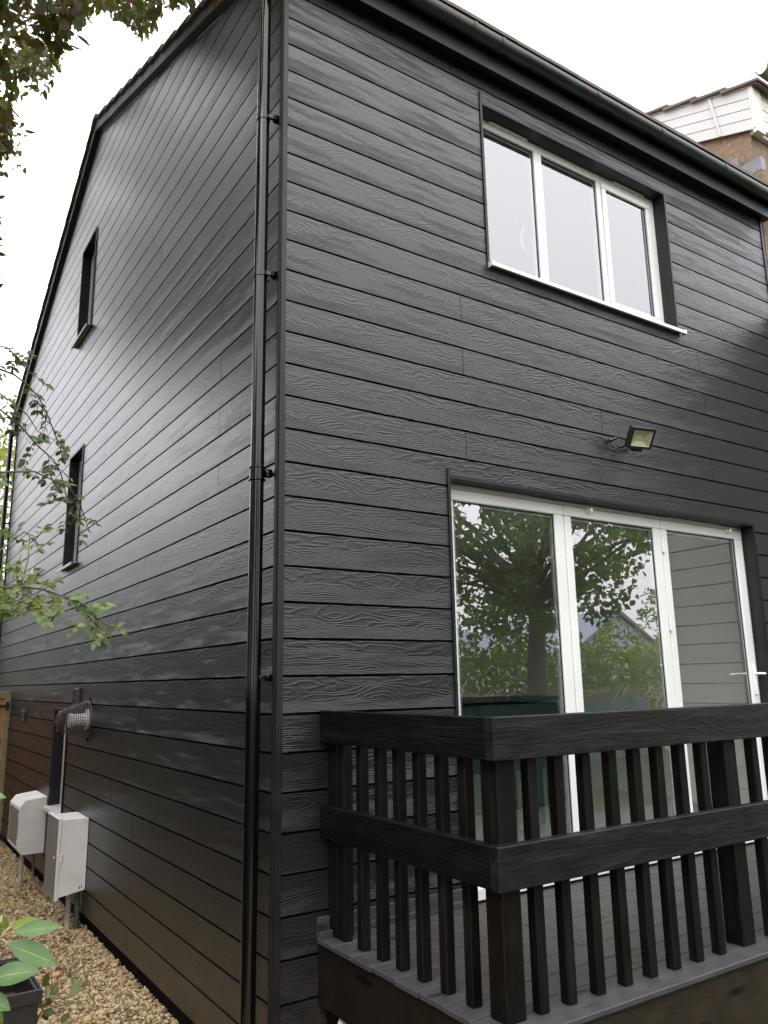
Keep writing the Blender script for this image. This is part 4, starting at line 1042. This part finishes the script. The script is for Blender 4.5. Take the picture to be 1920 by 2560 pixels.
for j in range(90):
    h = rs.choice((hub, hub2, hub3))+Vector((rs.uniform(-.75,-.16), rs.uniform(-.1,.9), rs.uniform(-.2,.3)))
    lv.append((h, Vector((rs.uniform(-1,1), rs.uniform(-1,1), rs.uniform(-.5,.5))), Vector((0,0,1)), .13, .045, rs.random(), .1))
lv = [l for l in lv if not (project(np.array([tuple(l[0]+l[1].normalized()*l[3])]))[0][0] > 0 and lv.index(l) >= len(big))]
V, F, R = leafmesh(lv)
so_ = tri_mesh('foliage', V, F, R, LEAF_RHO, sh, True); add_veins(so_, len(lv))
sub = so_.modifiers.new('sub', 'SUBSURF'); sub.levels = 1; sub.render_levels = 2
mb.tube([root, root.lerp(hub, .5)+Vector((-.08,0,.08)), hub], [.012,.008,.005], 8); mb.tube([root, root.lerp(hub2, .5)+Vector((-.1,0,.03)), hub2], [.012,.008,.005], 8); mb.tube([root, root.lerp(hub3, .5)+Vector((-.12,0,.1)), hub3], [.014,.009,.005], 8)
mb.build('stem', plain('woody_stem', (.30,.25,.14), .7), sh, smooth=True)

# ---- little sapling on the gravel
sp_ = thing('sapling', tuple(Vector((-.72, 1.7, 0))), 'thin stemmed sapling with small round leaves on the gravel beside the planter', 'sapling')
lv = []; mb = MB(); r0_ = Vector((-.74, 1.62, 0)); T_ = 3.75
tops = [((118,2505),(138,2462),(160,2412)), ((118,2505),(130,2475),(128,2424)), ((118,2505),(150,2470),(186,2425))]
for tp in tops:
    pts = [camray(*q, T_) for q in tp]; mb.tube([r0_]+[r0_.lerp(pts[0], .5)]+pts, [.004,.0035,.003,.002,.0012], 6)
for (u_, v_, w_, br_) in ((75,2538,42,.2),(112,2463,36,.35),(147,2488,40,.75),(107,2515,30,.4),(180,2492,38,.8),(203,2452,24,.7),(168,2440,16,.4),(60,2503,34,.3),(160,2515,22,.6),(135,2535,30,.35),(95,2550,30,.3),(150,2555,24,.5),(122,2545,26,.2),(190,2510,18,.6),(175,2545,20,.4)):
    b = camray(u_, v_, T_+rs.uniform(-.1,.1)); ln = w_/FPX*T_
    lv.append((b, Vector((rs.uniform(-1,1), rs.uniform(-.6,.6), rs.uniform(-.5,.6))), Vector((rs.uniform(-.5,.3), -1, rs.uniform(.3,1))), ln, ln*.72, br_, .15))
    mb.tube([b, b.lerp(camray(118,2500,T_), .6), camray(120,2510,T_)], .0013, 4, False)
V, F, R = leafmesh(lv); tri_mesh('foliage', V, F, R, LEAF_ROSE, sp_, True); mb.build('stem', STEMR, sp_)

# ---- dead leaves on the gravel
lv = []
spots = [(-.42,1.95),(-.30,1.75),(-.44,2.35),(-.35,2.6),(-.5,2.9),(-.25,2.2),(-.12,3.2),(-.2,3.35),(-.3,3.9),(-.2,4.1),(-.15,4.3),(-.28,4.5),(-.18,4.8),(-.1,5.1),(-.22,5.3),(-.3,5.2),(-.15,5.0),(-.12,4.7),(-.3,5.9),(-.25,6.4),(-.36,3.0),(-.17,1.55),(-.55,2.1),(-.3,4.9),(-.24,5.05),(-.2,5.15),(-.27,5.1),(-.18,4.15),(-.22,4.2),(-.6,3.3)]
for x, y in spots:
    for j in range(rs.choice((1,2))):
        b = Vector((x+rs.uniform(-.05,.05), y+rs.uniform(-.06,.06), .022+rs.uniform(0,.008))); a = rs.uniform(0, 6.28)
        lv.append((b, Vector((math.cos(a), math.sin(a), rs.uniform(-.05,.25))), Vector((rs.uniform(-.4,.4), rs.uniform(-.4,.4), 1)), rs.uniform(.05,.085), rs.uniform(.02,.035), rs.random(), rs.uniform(-.4,.4)))
V, F, R = leafmesh(lv); tag(tri_mesh('leaf_litter', V, F, R, LEAF_DEAD, None, True), 'curled dead brown leaves strewn on the gravel', 'litter', kind='stuff')

# ------------------------------------------------------------------ garden around (mirrored in the glass and the satin boards)
def hedge(name, x0, x1, y0, y1, z0, z1, n, leaf, mat, seed, label, parent_loc):
    t = thing(name, parent_loc, label, 'hedge'); rs_ = np.random.RandomState(seed)
    p = np.stack([rs_.uniform(x0, x1, n), rs_.uniform(y0, y1, n), z0+(z1-z0)*rs_.uniform(0, 1, n)], 1)
    wv = .25*np.sin(p[:,0]*2.1)+.2*np.sin(p[:,1]*1.7+1)+.15*np.sin(p[:,0]*5+p[:,1]*4); p[:,2] += wv*(p[:,2]-z0)/(z1-z0)*1.3
    V, F, R = leaf_cloud(p, leaf, seed+1, .3, .55); tri_mesh('foliage', V, F, R, mat, t)
    mb = MB(); r_ = random.Random(seed)
    for i in range(14):
        x, y = x0+(x1-x0)*r_.random(), y0+(y1-y0)*r_.random(); mb.tube([(x,y,0),(x+r_.uniform(-.1,.1),y,(z0+z1)*.4),(x+r_.uniform(-.3,.3),y+r_.uniform(-.2,.2),z1*.85)], [.035,.022,.008], 6)
    mb.build('stem', BARK, t); return t
tree('maple_tree', (11.8, -10, 0), (11.3, -9.6, 6.1), (4.5, 3.6, 3.1), 190, 110, .62, .17, LEAF_GREEN, 31, 'big leafy tree across the garden, mirrored in the door glass', .30, None, .3, .6)
hedge('garden_hedge', 4.2, 22, -12.2, -10.6, 1.0, 2.9, 16000, .16, LEAF_HEDGE, 41, 'bright green hedge along the end of the garden', (12, -11.4, 0))
fb = thing('garden_fence', (12, -9.9, 0), 'low wooden fence with teal panels in front of the hedge', 'fence')
mb = MB()
for i in range(60): mb.box(3.5+i*.3, 3.5+i*.3+.145, -10.3, -10.27, 0, 1.25+.02*math.sin(i*2.3))
mb.build('slats', GATEF, fb)
mb = MB(); mb.box(6.4, 9.2, -10.1, -10.05, 0, 1.55); mb.box(11.0, 15.6, -10.1, -10.05, 0, 1.6); mb.build('panels', TEAL, fb)
mb = MB(); r_ = random.Random(8)
for i in range(240):
    x = r_.uniform(4.5, 17); p0 = Vector((x, -10.15, 1.35)); mb.tube([p0, p0+Vector((r_.uniform(-.3,.3), .15, r_.uniform(.05,.35))), p0+Vector((r_.uniform(-.6,.6), r_.uniform(.1,.3), r_.uniform(-.15,.3)))], .008, 4, False)
tag(mb.build('dry_grass', plain('straw', (.42,.33,.18), .8)), 'dry straw stems heaped along the garden fence', 'dry grass', kind='stuff')
hs_ = thing('garden_house', (26, -26, 0), 'pale gabled house beyond the hedge, seen in the door glass', 'house')
mb = MB(); mb.prism([(28.2,0),(34.2,0),(34.2,3.5),(31.2,5.2),(28.2,3.5)], (0,-24,0), (1,0,0), (0,0,1), (0,1,0), -8, 0)
mb.box(20, 28.1, -29, -25, 0, 3.0); mb.build('wall', plain('pale_wall', (.42,.47,.56), .8), hs_)
mb = MB()
mb.prism([(27.9,3.3),(31.2,5.17),(34.5,3.3),(34.5,3.45),(31.2,5.4),(27.9,3.45)], (0,-23.8,0), (1,0,0), (0,0,1), (0,1,0), -8.4, 0)
mb.prism([(-29.3,2.9),(-27,4.3),(-24.7,2.9)], (19.8,0,0), (0,1,0), (0,0,1), (1,0,0), 0, 8.4)
mb.build('roof', plain('slate', (.18,.20,.26), .7), hs_)
mb = MB(); mb.box(32.0, 33.0, -23.995, -23.95, 1.4, 2.6); mb.box(29.2, 30.2, -23.995, -23.95, 1.4, 2.6); mb.build('window', GASKET, hs_)
for i, (x, y, h_, r_, lab) in enumerate(((37, -22, 5.4, 2.6, 'round dark tree right of the pale gabled house'), (46, -30, 8.5, 3.6, 'broad tree far behind the garden hedge, right of the round dark tree'), (2.5, -17, 8.0, 3.6, 'tall unseen tree at the near end of the garden hedge, added to darken reflections'),
                                 (-6, -14, 8.0, 3.6, 'tall unseen tree behind where the viewer stands, added to darken reflections'), (-9.5, -4, 8.2, 3.4, 'tall bushy tree left of the path behind the fence'), (-8.5, 4, 7.4, 3.0, 'bushy tree beyond the side fence, level with the gable'))):
    tree('garden_tree', (x, y, 0), (x, y, h_*.62), (r_, r_, h_*.40), 110, 70, .75, .24, LEAF_GREEN, 60+i*3, lab, .2, None, .3, .6, limbs=18)  # hedge-end and behind-viewer trees are unseen, added to darken low reflections
# side boundary: fence and hedge left of the path, outside the picture but mirrored low in the gable
sf = thing('side_fence', (-2.6, 4, 0), 'dark boarded fence along the left side of the gravel path', 'fence')
mb = MB()
for i in range(66): mb.box(-2.63, -2.61, -1.5+i*.152, -1.5+i*.152+.146, .03, 1.80)
mb.build('boards', plain('brown_fence_board', (.03,.022,.016), .8, var=.2), sf)
mb = MB()
for i in range(6): mb.box(-2.72, -2.632, -1.5+i*1.9, -1.41+i*1.9, -.1, 1.85)
mb.build('post', plain('fence_post', (.10,.07,.045), .8), sf)
hedge('side_hedge', -4.0, -2.8, -1.5, 12.5, .6, 4.5, 21000, .12, LEAF_DARK, 45, 'overgrown green hedge behind the side fence', (-3.4, 6, 0))
hedge('added_hedge', -14, -1.2, 19, 20.5, .2, 4.0, 14000, .18, LEAF_DARK, 49, 'tall unseen hedge beyond the gate, added to darken the low gable reflection', (-7, 19.8, 0))  # hedge added out of view to darken the gable's low reflection
# trees behind the house at the left edge
for i, (x, y, zc, rx_, rz_, lab) in enumerate(((1.5, 13.6, 5.0, 2.0, 3.3, 'yellowish green tree behind the far corner of the gable'), (-6.5, 27, 4.2, 3.0, 3.0, 'bushy tree farther behind the house at the left edge'), (.9, 11.6, 2.4, 1.3, 2.0, 'low dark bush just behind the rear corner of the gable'), (-12, 26, 4.2, 3.2, 3.0, 'distant round tree beyond the side hedge'))):
    tree('background_tree', (x, y, 0), (x, y, zc), (rx_, rx_, rz_), 120, 90, .55, .12, LEAF_YEL if i < 1 else LEAF_GREEN, 90+i*3, lab, .14, None, .3, .5, limbs=18)
